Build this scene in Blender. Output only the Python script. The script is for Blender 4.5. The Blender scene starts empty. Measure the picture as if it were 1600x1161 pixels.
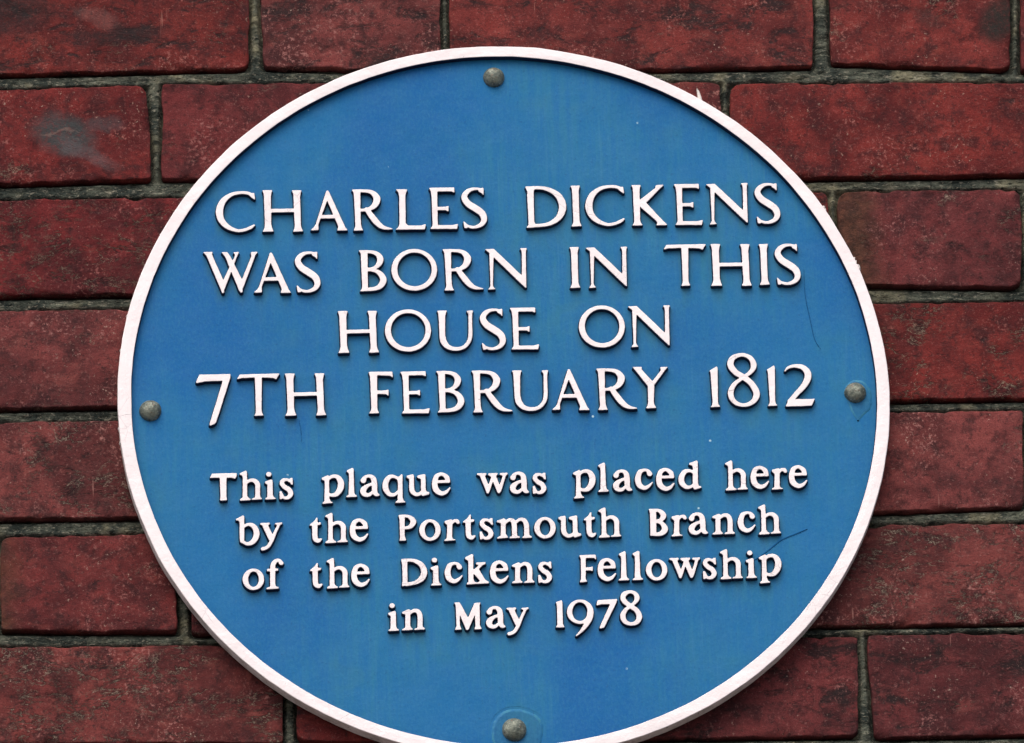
import bpy, math, random
import numpy as np
from mathutils import Matrix, Vector
from mathutils.geometry import tessellate_polygon

S = bpy.context.scene
COL = S.collection
ZC = 3.77                      # height of the plaque centre above the ground, metres

CAM = dict(yaw=0.052289, pitch=0.403916, roll=-0.030406, ax=5.0775, az=15.7439, f=14480.488, dist=5500.0)

# ------------------------------------------------------------------ camera, sky, sun, exposure
def setup_camera():
    yaw, pitch, roll = CAM['yaw'], CAM['pitch'], CAM['roll']
    fwd = Vector((math.sin(yaw)*math.cos(pitch), math.cos(yaw)*math.cos(pitch), math.sin(pitch)))
    r0 = Vector((math.cos(yaw), -math.sin(yaw), 0)); u0 = r0.cross(fwd)
    r = math.cos(roll)*r0 + math.sin(roll)*u0
    u = -math.sin(roll)*r0 + math.cos(roll)*u0
    pos = Vector((CAM['ax'], 0, CAM['az']))*.001 + Vector((0, 0, ZC)) - fwd*CAM['dist']*.001
    cd = bpy.data.cameras.new('camera'); cd.sensor_width = 36; cd.sensor_fit = 'HORIZONTAL'
    cd.lens = CAM['f']/1600*36; cd.clip_start = .1; cd.clip_end = 500
    co = bpy.data.objects.new('camera', cd); COL.objects.link(co)
    m = Matrix((r, u, -fwd)).transposed().to_4x4(); m.translation = pos
    co.matrix_world = m; S.camera = co
setup_camera()

SUN_EL, SUN_AZ = math.radians(56), math.radians(200)      # azimuth clockwise from +Y: in front of the wall, to the left
world = bpy.data.worlds.new('World'); S.world = world; world.use_nodes = True
wn = world.node_tree; bg = wn.nodes['Background']
sky = wn.nodes.new('ShaderNodeTexSky'); sky.sky_type = 'NISHITA'; sky.sun_disc = False
sky.sun_elevation = SUN_EL; sky.sun_rotation = SUN_AZ
sky.air_density = 0.7; sky.dust_density = 6.0; sky.ozone_density = 0.6
wn.links.new(sky.outputs[0], bg.inputs[0]); bg.inputs[1].default_value = 0.13
sd = bpy.data.lights.new('sun', 'SUN'); sd.energy = 1.0; sd.angle = math.radians(65); sd.color = (1, .95, .9)
so = bpy.data.objects.new('sun', sd); COL.objects.link(so)
sdir = Vector((math.sin(SUN_AZ)*math.cos(SUN_EL), math.cos(SUN_AZ)*math.cos(SUN_EL), math.sin(SUN_EL)))
so.rotation_euler = sdir.to_track_quat('Z', 'Y').to_euler(); so.location = (-2, -4, 8)
S.view_settings.view_transform = 'Standard'; S.view_settings.look = 'None'
S.view_settings.gamma = 1; S.view_settings.use_curve_mapping = False
S.view_settings.exposure = 0.52
S.cycles.max_bounces = 6

# ------------------------------------------------------------------ measured data
# letter shapes in mm from the left end of the base line: P polygon, S open stroke (x, z, width), C closed stroke, O ring
GLYPHS = {
 'C': [["S",[22.25,24.03,1.88],[18.91,25.57,2.03],[14.32,25.78,1.88],[8.94,24.32,2.5],[4.28,20.09,3.6],[2.28,13.82,4.23],[3.33,7.95,3.76],[7.08,3.56,2.97],[12.39,1.16,2.03],[16.97,1.45,1.88],[20.82,3.09,1.88],[22.83,4.58,1.1]],["P",[21.35,25.38],[23.19,25.61],[23.65,20.99],[22.81,21.5],[20.4,23.54]]],
 'H': [["P",[0.47,27.28],[6.59,27.22],[5.94,25.04],[5.52,22.95],[5.6,14.14],[5.59,4.93],[6.0,2.41],[6.88,0.06],[0.3,-0.04],[1.41,2.29],[1.76,4.54],[1.62,14.18],[1.47,22.99],[1.2,25.09]],["P",[18.23,27.1],[24.12,27.05],[23.38,24.45],[23.11,22.36],[23.32,13.13],[23.31,4.75],[23.58,2.65],[24.52,0.05],[18.48,-0.22],[19.45,2.28],[19.64,4.37],[19.36,14.0],[19.21,22.39],[19.1,24.49]],["P",[4.23,14.91],[20.3,15.08],[20.25,12.74],[4.42,12.56]]],
 'A': [["P",[10.38,26.17],[12.13,25.31],[11.04,20.71],[5.05,4.0],[4.98,0.4],[0.01,0.28],[2.26,2.35],[3.53,4.43]],["P",[10.54,26.34],[11.46,26.33],[12.49,24.05],[21.06,2.17],[22.47,-0.02],[16.12,-0.13],[17.01,2.21],[16.37,4.31],[10.5,20.46],[9.78,22.82]],["P",[5.32,10.2],[14.89,10.35],[15.37,8.0],[4.89,7.94]]],
 'R': [["P",[0.56,26.58],[6.46,26.61],[5.81,24.94],[5.48,13.19],[5.59,3.97],[6.0,1.45],[6.88,-0.23],[1.06,-0.34],[2.18,1.91],[2.23,4.0],[1.97,20.78],[1.74,24.14]],["S",[3.76,25.54,1.88],[8.74,25.5,2.03],[12.92,24.36,2.82],[15.52,20.64,4.07],[14.28,16.46,3.6],[11.16,13.89,2.5],[7.7,13.08,1.88],[4.64,13.03,1.72]],["S",[9.24,13.57,2.66],[12.2,8.93,3.6],[15.39,4.46,3.44],[18.17,2.0,2.82],[20.97,0.97,1.72],[24.03,0.61,0.63]]],
 'L': [["P",[0.61,26.29],[7.58,26.3],[6.68,24.04],[6.17,21.95],[6.06,3.92],[7.56,2.56],[15.21,2.48],[18.22,3.54],[17.29,-0.05],[-0.0,-0.13],[1.56,1.45],[2.38,3.53],[2.5,21.98],[2.09,24.09]]],
 'E': [["P",[0.66,26.86],[6.18,26.98],[5.65,24.12],[5.43,3.15],[5.7,1.47],[4.59,-0.02],[0.92,0.01],[2.19,1.93],[2.38,3.6],[2.14,21.64],[1.83,24.58]],["P",[1.04,26.94],[15.84,27.05],[15.98,23.52],[14.01,24.46],[5.2,24.46]],["P",[4.95,14.31],[10.31,14.42],[12.24,15.07],[12.07,11.22],[10.41,12.16],[5.05,12.21]],["P",[1.15,0.01],[3.89,2.5],[14.22,2.39],[17.69,3.28],[16.83,-0.15]]],
 'S': [["S",[12.68,24.89,1.72],[10.25,25.84,1.56],[6.56,25.45,2.19],[3.44,23.21,3.13],[2.43,20.03,3.6],[4.78,15.98,4.23],[9.14,12.83,4.38],[12.73,9.6,4.07],[13.78,5.65,3.44],[12.08,2.48,2.66],[8.21,0.76,1.88],[4.85,1.13,1.72],[2.74,2.41,1.25]],["P",[13.49,26.56],[14.1,26.39],[13.97,21.35],[12.86,22.87],[10.98,24.15],[11.64,25.91]],["P",[1.28,5.11],[4.11,1.98],[3.6,0.14],[1.92,0.07]]],
 'D': [["P",[0.76,26.68],[7.06,26.79],[5.8,23.1],[5.55,3.8],[6.33,1.69],[5.13,-0.22],[0.68,-0.26],[2.11,1.48],[2.18,3.83],[1.89,20.62],[2.12,23.14]],["S",[3.96,25.64,2.03],[10.86,25.58,2.19],[16.56,23.59,2.97],[20.89,19.76,3.91],[22.78,13.7,4.38],[21.06,7.42,3.76],[16.72,3.27,2.82],[11.3,1.39,2.19],[3.63,1.05,2.03]]],
 'I': [["P",[0.81,26.71],[6.65,26.82],[5.97,24.72],[5.68,22.63],[5.57,4.15],[5.82,2.47],[6.75,0.2],[0.61,0.01],[1.68,2.35],[1.89,4.19],[1.84,22.66],[1.75,24.77]]],
 'K': [["P",[0.88,26.57],[6.72,26.68],[5.96,24.5],[5.8,21.98],[5.49,3.5],[5.89,1.82],[6.98,0.13],[0.54,0.03],[1.75,1.86],[1.96,3.54],[1.8,22.02],[1.73,24.54]],["P",[5.38,16.52],[15.26,24.58],[15.71,26.51],[20.71,26.63],[18.48,24.55],[8.92,14.38],[6.23,12.06]],["P",[5.89,13.41],[9.18,15.39],[18.98,3.2],[21.79,0.15],[14.88,-0.03],[15.85,1.56],[14.91,3.24],[6.0,12.06]]],
 'N': [["P",[3.77,25.42],[6.2,24.55],[5.09,2.71],[5.5,1.45],[6.83,0.09],[1.99,-0.2],[3.35,1.47],[3.71,2.72],[3.61,21.21]],["P",[0.95,26.2],[6.34,26.49],[22.82,8.58],[25.2,6.71],[25.04,0.41],[24.07,1.26],[5.18,22.04],[3.56,23.9]],["P",[21.81,26.67],[26.35,26.71],[25.59,25.04],[25.35,22.68],[25.04,0.41],[23.95,2.1],[22.66,8.41],[23.04,22.7],[22.82,25.06]]],
 'W': [["P",[0.4,27.23],[6.28,27.34],[5.79,25.51],[12.54,8.35],[12.73,0.86],[11.8,0.37],[2.58,24.71]],["P",[11.81,0.46],[11.14,6.29],[19.51,24.95],[18.33,27.05],[21.99,27.18],[20.88,24.94],[13.23,3.77]],["P",[11.38,27.04],[14.97,27.17],[16.9,23.73],[23.52,9.07],[23.7,1.16],[22.62,0.59],[21.73,2.02],[13.55,24.18]],["P",[22.62,0.68],[22.34,6.59],[29.11,24.44],[28.7,27.11],[33.13,27.24],[31.57,25.08],[23.89,3.66]]],
 'O': [["O",[[27.72,13.61],[27.45,11.23],[26.78,8.94],[25.71,6.79],[24.3,4.85],[22.57,3.18],[20.58,1.84],[18.39,0.85],[16.07,0.26],[13.69,0.08],[11.32,0.31],[9.03,0.95],[6.89,1.98],[4.97,3.37],[3.32,5.07],[1.99,7.04],[1.03,9.21],[0.47,11.52],[0.31,13.89],[0.58,16.27],[1.25,18.57],[2.3,20.72],[3.72,22.66],[5.45,24.33],[7.44,25.68],[9.63,26.67],[11.95,27.26],[14.34,27.45],[16.71,27.21],[19.01,26.57],[21.15,25.54],[23.08,24.15],[24.73,22.44],[26.05,20.47],[27.01,18.3],[27.57,15.98]],[[24.53,13.89],[24.32,11.97],[23.81,10.12],[23.01,8.39],[21.93,6.83],[20.62,5.48],[19.12,4.4],[17.47,3.6],[15.71,3.12],[13.91,2.98],[12.12,3.16],[10.39,3.68],[8.77,4.51],[7.32,5.62],[6.08,6.99],[5.08,8.58],[4.36,10.33],[3.93,12.19],[3.82,14.1],[4.02,16.02],[4.53,17.87],[5.33,19.61],[6.41,21.17],[7.71,22.52],[9.22,23.61],[10.87,24.41],[12.63,24.89],[14.43,25.03],[16.23,24.85],[17.96,24.33],[19.58,23.5],[21.03,22.38],[22.27,21.01],[23.27,19.42],[23.99,17.67],[24.41,15.81]]]],
 'U': [["P",[0.65,26.07],[6.67,26.18],[5.87,24.52],[5.42,22.03],[5.17,8.76],[5.85,5.85],[2.35,5.89],[1.84,9.62],[1.54,22.07],[1.3,24.57]],["S",[3.64,8.77,3.6],[4.47,5.45,3.6],[7.06,2.44,2.97],[11.37,1.24,2.35],[15.66,2.18,2.19],[18.78,5.3,2.19],[20.11,9.43,2.35],[20.33,17.73,2.19],[20.43,24.37,2.19]],["P",[18.1,25.97],[22.23,26.18],[21.55,23.69],[19.42,23.72]]],
 'T': [["P",[2.62,27.08],[26.32,27.43],[24.85,25.1],[24.19,23.6],[22.46,24.54],[15.96,24.94],[11.36,24.98],[3.69,24.73],[0.83,24.0]],["P",[11.47,26.07],[15.61,26.03],[15.06,3.89],[15.3,2.22],[16.08,0.54],[10.57,0.35],[11.47,2.09],[11.69,3.92],[11.64,15.61]]],
 'B': [["P",[0.58,26.94],[6.31,27.05],[5.95,24.72],[5.78,3.03],[6.49,0.36],[0.92,0.09],[2.17,1.82],[2.37,3.9],[2.0,22.25],[1.91,24.76]],["S",[4.38,25.98,1.88],[8.57,25.77,2.19],[12.2,24.07,2.97],[13.58,20.71,3.76],[11.97,16.97,2.82],[8.87,15.0,1.88],[4.89,14.54,1.72]],["S",[4.88,14.21,1.72],[10.21,13.57,2.19],[13.67,11.12,3.29],[15.11,7.35,3.91],[13.43,3.79,3.44],[9.95,1.83,2.5],[3.84,1.22,2.03]]],
 '7': [["P",[2.3,27.52],[20.8,27.65],[20.61,25.02],[11.6,-3.54],[10.76,-4.27],[8.02,-5.39],[7.72,-4.65],[16.19,23.41],[5.42,23.12],[0.62,22.01],[0.33,22.76]]],
 'F': [["P",[0.59,27.1],[6.29,27.2],[5.64,25.06],[5.25,4.04],[5.51,2.39],[6.3,0.48],[0.16,0.39],[1.57,2.43],[1.76,4.07],[1.52,20.98],[1.44,24.28]],["P",[0.97,27.18],[14.73,27.19],[15.01,22.98],[13.45,24.48],[5.1,24.98]],["P",[4.88,15.0],[10.35,15.11],[12.19,15.75],[12.09,11.54],[10.6,12.63],[4.99,12.94]]],
 'Y': [["P",[0.89,26.9],[6.68,26.93],[6.33,25.44],[12.76,17.51],[13.58,14.61],[9.77,14.65],[2.72,24.65]],["P",[12.3,15.21],[11.82,16.7],[17.87,24.49],[17.49,26.73],[22.22,26.84],[20.4,24.88],[13.6,15.19]],["P",[9.81,15.89],[13.62,15.85],[13.07,4.3],[13.32,2.48],[14.39,0.49],[8.3,0.23],[9.36,2.53],[9.73,4.34]]],
 '1': [["P",[0.86,23.69],[5.39,26.53],[5.79,24.87],[5.07,3.39],[5.32,1.91],[6.4,0.24],[0.46,-0.02],[1.66,1.78],[1.88,3.43],[1.58,18.3],[1.44,22.77]]],
 '8': [["C",[9.88,33.72,2.35],[4.69,31.87,3.13],[2.86,27.58,3.76],[5.42,22.75,3.6],[10.47,19.14,3.44],[15.25,14.62,3.6],[17.83,8.4,3.76],[15.35,3.22,2.97],[9.79,1.14,2.35],[4.39,3.34,2.82],[2.31,8.98,3.29],[4.81,14.74,2.66],[9.69,18.65,2.03],[14.87,22.73,2.5],[16.72,27.02,3.44],[14.76,31.76,2.82]]],
 '2': [["S",[1.18,22.16,0.47],[3.42,24.62,1.56],[7.27,25.57,2.19],[11.67,24.86,3.13],[14.59,21.76,3.91],[14.73,17.62,3.91],[12.09,12.69,3.44],[7.7,7.78,2.97],[3.47,2.87,2.82]],["P",[0.74,-0.48],[2.57,3.29],[7.94,4.23],[15.94,4.14],[18.39,4.44],[16.29,-0.16]]],
 'sT': [["P",[1.54,17.03],[16.12,17.36],[15.93,15.31],[15.15,13.61],[12.82,14.37],[4.9,14.38],[1.88,14.41],[0.21,14.1]],["P",[6.05,15.83],[10.05,15.79],[9.85,2.72],[10.26,0.1],[6.1,-0.17],[6.38,2.76]]],
 'h': [["P",[0.28,16.98],[4.09,18.9],[4.68,18.07],[4.57,2.38],[5.53,1.15],[6.65,0.56],[6.48,-0.25],[0.14,-0.51],[0.46,0.63],[1.83,1.43],[2.2,14.66],[1.62,15.65],[0.26,16.16]],["S",[3.65,10.56,1.72],[6.47,12.41,2.03],[9.11,12.13,2.66],[10.81,9.91,2.97],[10.82,6.39,2.82],[10.83,2.31,2.82]],["P",[9.48,3.14],[12.2,3.11],[12.4,1.48],[13.29,0.81],[13.2,0.16],[7.09,-0.09],[7.25,0.72],[9.07,1.35]]],
 'i': [["P",[0.2,11.24],[2.48,12.2],[4.37,12.67],[4.74,11.85],[4.73,2.86],[5.31,1.38],[6.43,0.8],[6.26,0.07],[0.15,-0.19],[0.31,0.62],[1.38,1.43],[1.67,9.43],[0.33,10.02]],["S",[2.54,15.88,3.13],[2.62,15.88,3.13]]],
 's': [["S",[6.4,11.39,1.72],[4.53,12.39,1.72],[2.41,11.93,2.35],[1.61,9.81,2.66],[3.31,7.59,2.82],[5.69,5.92,2.97],[6.78,3.38,2.97],[5.45,1.19,2.35],[3.18,0.64,1.72],[1.47,2.05,1.56]],["P",[6.51,13.27],[7.95,13.5],[8.09,9.0],[7.11,9.18],[5.72,11.64]],["P",[0.09,5.01],[1.37,4.99],[2.68,1.88],[1.66,0.09],[0.22,-0.22]]],
 'p': [["P",[0.26,12.94],[4.07,14.78],[4.5,13.55],[4.37,-0.34],[5.24,-2.15],[6.44,-2.65],[6.28,-3.22],[0.23,-3.72],[0.4,-2.75],[1.47,-1.94],[1.96,11.12],[0.23,11.8]],["S",[3.25,11.27,1.72],[5.94,13.61,2.03],[9.34,13.49,2.66],[11.31,10.2,3.6],[11.07,6.12,3.6],[8.73,2.55,2.82],[5.7,1.77,1.88],[3.09,3.35,1.56]]],
 'l': [["P",[0.36,17.36],[3.8,19.12],[4.39,18.29],[4.45,3.41],[4.95,1.77],[5.99,1.27],[5.82,0.45],[-0.37,0.2],[-0.21,1.01],[1.1,1.81],[1.64,13.25],[1.54,15.54],[0.34,16.37]]],
 'a': [["S",[1.82,10.61,3.29],[3.07,12.89,2.03],[5.73,13.43,2.19],[7.81,11.77,2.97],[8.34,8.08,3.13],[8.32,4.16,3.13],[8.96,2.03,2.66],[10.53,1.36,1.25]],["S",[7.89,8.5,1.72],[4.47,7.47,2.03],[1.77,4.89,3.44],[2.09,2.19,2.97],[4.71,1.42,2.19],[7.02,3.2,1.72]]],
 'q': [["S",[9.85,11.21,1.72],[6.87,12.96,1.88],[3.84,12.58,2.66],[1.72,9.09,3.29],[1.7,5.25,3.44],[3.59,1.87,2.66],[6.6,1.35,2.03],[9.3,3.53,1.56]],["P",[8.38,12.7],[9.9,13.09],[11.14,14.55],[11.81,14.21],[11.55,-0.42],[12.18,-2.47],[13.22,-3.05],[13.06,-3.7],[7.16,-3.96],[7.33,-3.23],[8.64,-2.18],[9.04,8.6]]],
 'u': [["P",[0.39,13.14],[4.05,14.07],[4.79,13.49],[4.63,5.75],[1.91,5.78],[2.07,10.91],[0.51,11.99]],["S",[3.3,6.58,2.82],[3.57,3.32,2.97],[5.55,1.26,2.35],[7.82,1.48,2.03],[9.77,3.25,1.72]],["P",[6.67,13.06],[10.86,14.08],[11.6,13.66],[11.48,4.86],[11.87,2.89],[13.6,2.63],[13.56,1.16],[9.67,0.07],[8.94,0.81],[8.68,4.89],[8.87,10.84],[6.78,11.76]]],
 'e': [["P",[1.9,9.74],[10.76,9.97],[10.71,8.17],[1.86,8.02]],["S",[9.31,9.33,2.5],[8.76,11.79,2.82],[5.94,13.79,2.03],[2.88,12.35,2.82],[1.63,8.03,3.13],[2.29,3.93,3.44],[5.18,1.53,2.82],[8.15,2.31,2.03],[10.4,4.9,0.94]]],
 'w': [["P",[0.36,13.75],[6.04,13.85],[5.86,12.55],[5.09,12.06],[7.76,4.34],[7.06,0.83],[6.07,0.85],[2.21,12.1],[0.49,12.77]],["P",[6.61,1.0],[6.24,4.36],[9.01,11.45],[10.66,11.02],[7.54,2.05]],["P",[6.95,13.76],[12.86,13.86],[12.44,12.47],[11.67,11.99],[14.26,4.27],[13.64,0.92],[12.5,0.94],[8.7,11.45],[7.14,12.53]],["P",[13.26,1.01],[13.21,4.61],[15.68,12.03],[13.96,12.62],[13.76,13.77],[18.77,14.04],[18.5,12.73],[17.5,12.09],[14.35,1.98]]],
 'r': [["P",[0.47,12.13],[3.54,12.92],[4.91,13.07],[5.09,11.67],[4.72,2.25],[5.19,0.77],[6.77,0.42],[6.67,-0.23],[0.13,-0.65],[0.31,0.25],[1.56,1.06],[2.04,9.49],[0.57,10.74]],["S",[4.19,10.04,1.41],[5.94,11.99,1.88],[7.69,12.22,2.19],[8.33,11.22,2.19]]],
 'c': [["S",[8.94,11.23,3.13],[7.87,13.21,2.03],[5.61,13.64,1.88],[3.06,12.11,2.82],[1.93,7.79,3.44],[2.79,4.09,3.29],[5.38,2.34,2.66],[7.99,3.3,1.88],[10.35,5.81,0.78]]],
 'd': [["P",[6.45,17.4],[10.92,19.24],[11.66,18.57],[11.32,5.05],[11.86,3.0],[13.29,2.73],[13.1,1.75],[9.11,0.57],[8.33,1.81],[8.29,5.08],[8.64,14.75],[8.15,15.98],[6.57,16.41]],["S",[9.49,11.05,1.72],[7.27,12.55,1.88],[3.99,12.18,2.66],[1.83,8.84,3.29],[1.85,5.15,3.29],[3.95,2.51,2.66],[6.68,2.32,1.88],[9.01,4.09,1.56]]],
 'b': [["P",[0.26,15.97],[4.52,18.37],[5.26,17.79],[5.01,2.49],[4.37,0.31],[2.73,1.14],[2.33,4.15],[2.49,13.91],[1.75,14.98],[0.4,15.16]],["S",[4.54,10.8,1.56],[7.21,12.48,1.88],[10.21,11.71,2.82],[12.19,8.51,3.29],[11.97,4.45,3.44],[9.65,1.14,2.82],[6.63,0.2,2.19],[4.02,1.86,1.88]]],
 'y': [["P",[0.23,13.14],[5.96,13.24],[5.79,12.1],[4.95,11.63],[7.91,4.59],[6.27,1.2],[5.31,2.18],[1.56,11.58],[0.36,12.17]],["S",[11.2,11.63,1.56],[9.01,7.02,1.72],[6.81,1.76,2.03],[4.71,-1.71,2.03],[2.66,-2.99,2.03],[1.45,-3.3,2.19]],["P",[8.97,12.96],[13.34,13.32],[13.17,12.26],[11.96,11.63],[10.22,11.65],[9.1,12.07]]],
 't': [["P",[0.22,11.38],[3.06,13.79],[4.38,16.06],[4.98,15.81],[4.92,12.8],[7.11,12.93],[6.7,11.31],[4.89,11.0],[4.75,4.01],[1.74,4.04],[1.72,10.88],[0.36,10.73]],["S",[3.26,4.84,3.13],[3.51,2.39,2.97],[5.07,1.16,2.5],[6.98,2.35,0.94]]],
 'sP': [["P",[0.38,16.62],[4.02,16.9],[3.76,2.89],[4.61,0.28],[0.45,0.0],[0.96,2.52],[0.92,13.51]],["S",[2.71,15.94,1.88],[6.47,15.49,2.03],[9.05,12.6,3.44],[7.69,9.52,2.82],[5.17,8.41,1.88],[2.91,8.36,1.72]]],
 'o': [["O",[[12.83,6.51],[12.71,5.33],[12.39,4.18],[11.9,3.11],[11.24,2.14],[10.44,1.3],[9.52,0.63],[8.51,0.14],[7.43,-0.16],[6.33,-0.25],[5.23,-0.13],[4.17,0.19],[3.18,0.7],[2.3,1.4],[1.54,2.25],[0.93,3.23],[0.49,4.32],[0.23,5.47],[0.16,6.66],[0.28,7.85],[0.6,9.0],[1.09,10.07],[1.75,11.04],[2.55,11.87],[3.47,12.55],[4.49,13.04],[5.56,13.34],[6.66,13.43],[7.76,13.31],[8.82,12.99],[9.81,12.48],[10.7,11.78],[11.46,10.93],[12.07,9.94],[12.51,8.86],[12.77,7.7]],[[9.74,6.63],[9.67,5.78],[9.51,4.96],[9.26,4.19],[8.92,3.5],[8.52,2.9],[8.05,2.42],[7.54,2.07],[7.01,1.85],[6.45,1.78],[5.91,1.86],[5.38,2.09],[4.89,2.46],[4.45,2.95],[4.07,3.56],[3.77,4.26],[3.56,5.03],[3.43,5.86],[3.41,6.7],[3.47,7.55],[3.64,8.37],[3.89,9.14],[4.22,9.84],[4.63,10.43],[5.09,10.92],[5.6,11.27],[6.14,11.49],[6.69,11.55],[7.24,11.47],[7.77,11.25],[8.26,10.88],[8.7,10.39],[9.08,9.78],[9.38,9.08],[9.59,8.3],[9.72,7.48]]]],
 'm': [["P",[0.32,11.63],[4.37,13.21],[5.48,12.63],[5.37,3.26],[6.31,1.62],[6.82,0.8],[0.16,0.22],[0.33,1.04],[2.32,2.07],[2.69,10.05],[0.44,10.65]],["S",[5.04,10.19,1.56],[7.36,12.04,2.03],[9.61,11.6,2.66],[10.51,8.74,2.97],[10.51,3.2,2.97]],["S",[11.08,10.12,1.56],[13.79,12.37,1.88],[16.41,11.77,2.66],[17.69,8.82,2.97],[17.68,3.12,2.97]],["P",[9.09,3.87],[11.96,3.83],[12.13,1.96],[13.7,1.37],[13.6,0.56],[7.41,0.3],[7.58,1.2],[9.04,1.91]],["P",[16.27,3.95],[19.14,3.91],[19.39,2.28],[20.8,1.45],[20.63,0.64],[14.96,0.38],[15.13,1.27],[16.21,1.91]]],
 'sB': [["P",[0.58,17.22],[4.9,17.33],[4.55,0.53],[0.91,0.08],[1.19,3.83],[1.24,14.44]],["S",[3.74,16.45,1.72],[7.12,15.84,2.35],[9.14,12.96,3.29],[7.45,10.12,2.35],[4.25,9.42,1.56]],["S",[3.87,9.35,1.41],[7.84,8.16,2.35],[9.75,4.38,3.6],[7.39,1.56,2.82],[2.83,0.88,1.72]]],
 'n': [["P",[0.42,11.6],[4.28,13.44],[5.24,12.93],[5.03,2.98],[5.58,1.51],[6.47,1.17],[6.29,0.36],[0.16,0.1],[0.26,0.92],[1.96,1.79],[2.42,10.19],[0.54,10.62]],["S",[4.7,10.57,1.56],[7.27,12.42,2.03],[9.75,11.9,2.66],[10.85,9.03,2.97],[10.72,3.32,2.97]],["P",[9.29,3.75],[12.17,3.71],[12.4,1.92],[13.51,1.25],[13.33,0.44],[7.27,0.18],[7.45,1.0],[9.22,1.79]]],
 'f': [["S",[9.02,16.5,2.66],[7.84,18.22,2.03],[5.81,17.92,2.35],[4.26,15.59,2.82],[3.9,12.35,2.97],[3.73,2.62,2.97]],["P",[0.6,12.87],[7.22,13.12],[7.05,11.66],[0.57,11.33]],["P",[2.32,3.45],[5.17,3.42],[5.52,1.79],[7.31,1.12],[7.22,0.32],[-0.0,-0.08],[0.17,0.88],[2.13,1.67]]],
 'sD': [["P",[0.4,17.05],[4.17,17.41],[3.93,13.6],[3.84,0.22],[0.3,-0.15],[0.97,3.09],[0.92,13.63]],["S",[2.64,16.37,1.88],[7.91,15.99,2.19],[11.99,13.5,3.13],[13.69,9.26,3.6],[12.46,4.98,3.44],[8.71,2.19,2.5],[3.03,0.96,2.03]]],
 'k': [["P",[0.45,17.16],[4.72,19.31],[5.31,18.65],[5.07,3.72],[5.77,1.68],[7.34,1.26],[7.17,0.45],[1.05,-0.13],[1.23,0.92],[2.15,1.72],[2.35,14.95],[0.57,16.11]],["P",[4.6,8.75],[8.45,12.04],[6.81,12.78],[6.99,13.84],[12.58,14.18],[12.24,12.72],[10.49,12.01],[6.06,7.19],[4.52,5.99]],["P",[5.35,8.58],[8.18,10.17],[11.98,2.99],[14.2,1.58],[14.03,0.69],[6.94,0.29],[7.26,1.26],[8.94,2.21],[5.67,6.55]]],
 'sF': [["P",[0.52,16.86],[4.3,16.97],[3.91,2.03],[4.83,0.07],[0.44,-0.36],[1.19,2.06],[1.35,14.24]],["P",[0.67,16.93],[10.27,17.23],[10.31,13.81],[9.15,15.13],[3.86,15.11]],["P",[3.67,9.02],[6.85,9.22],[8.31,10.02],[8.2,6.61],[7.01,7.19],[3.62,7.15]]],
 'sM': [["P",[1.38,15.6],[3.75,14.36],[3.6,2.64],[4.66,0.05],[0.67,-0.23],[1.71,2.26],[1.57,11.56]],["P",[0.44,17.07],[3.82,17.19],[9.32,5.97],[8.33,-0.32],[7.36,-0.31],[2.02,14.38]],["P",[7.73,-0.31],[7.48,4.62],[12.46,16.52],[16.16,17.04],[15.66,15.43],[14.65,14.23],[8.8,0.16]],["P",[12.68,16.28],[15.54,16.24],[15.4,2.5],[16.46,0.23],[12.02,-0.04],[12.76,2.13]]],
 's1': [["P",[0.48,16.0],[4.21,17.34],[4.54,15.96],[4.43,2.21],[5.49,0.1],[0.08,-0.0],[1.18,1.84],[1.31,13.57],[1.05,15.03]]],
 '9': [["O",[[15.95,9.69],[15.79,8.35],[15.4,7.04],[14.78,5.82],[13.97,4.73],[12.97,3.78],[11.83,3.02],[10.58,2.46],[9.25,2.13],[7.89,2.03],[6.53,2.16],[5.23,2.53],[4.01,3.11],[2.91,3.9],[1.98,4.87],[1.23,5.99],[0.69,7.22],[0.38,8.53],[0.3,9.88],[0.46,11.23],[0.85,12.53],[1.47,13.75],[2.28,14.85],[3.28,15.79],[4.42,16.56],[5.67,17.12],[7.0,17.45],[8.37,17.55],[9.72,17.42],[11.03,17.05],[12.25,16.47],[13.34,15.68],[14.28,14.71],[15.03,13.59],[15.57,12.35],[15.88,11.04]],[[12.42,9.82],[12.32,8.79],[12.08,7.8],[11.72,6.87],[11.24,6.03],[10.67,5.31],[10.0,4.73],[9.28,4.31],[8.51,4.05],[7.72,3.97],[6.94,4.07],[6.19,4.34],[5.49,4.79],[4.86,5.38],[4.33,6.12],[3.9,6.97],[3.6,7.9],[3.42,8.9],[3.39,9.92],[3.49,10.95],[3.72,11.94],[4.08,12.87],[4.56,13.71],[5.14,14.43],[5.8,15.01],[6.53,15.44],[7.3,15.69],[8.09,15.77],[8.87,15.68],[9.62,15.4],[10.32,14.96],[10.95,14.36],[11.48,13.62],[11.91,12.78],[12.21,11.84],[12.38,10.84]]],["S",[14.14,9.63,3.76],[13.42,5.84,3.6],[11.33,1.58,2.82],[8.59,-2.02,1.88],[5.33,-5.37,0.63]]],
 's7': [["P",[1.29,16.96],[12.99,17.63],[12.39,15.37],[4.65,-0.55],[2.22,-1.17],[1.94,-0.52],[8.59,14.36],[3.61,14.26],[0.42,13.41]]],
 's8': [["C",[6.52,21.8,2.03],[3.31,20.46,2.82],[2.32,17.88,2.97],[3.88,15.02,2.97],[6.96,12.56,2.82],[10.19,9.85,2.97],[11.57,5.95,3.29],[9.95,2.57,2.66],[6.45,1.48,2.19],[3.04,3.06,2.82],[1.87,6.55,3.13],[3.42,10.17,2.5],[6.44,12.72,1.88],[9.47,15.28,2.19],[10.69,18.1,2.97],[9.5,20.79,2.35]]],
}
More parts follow.
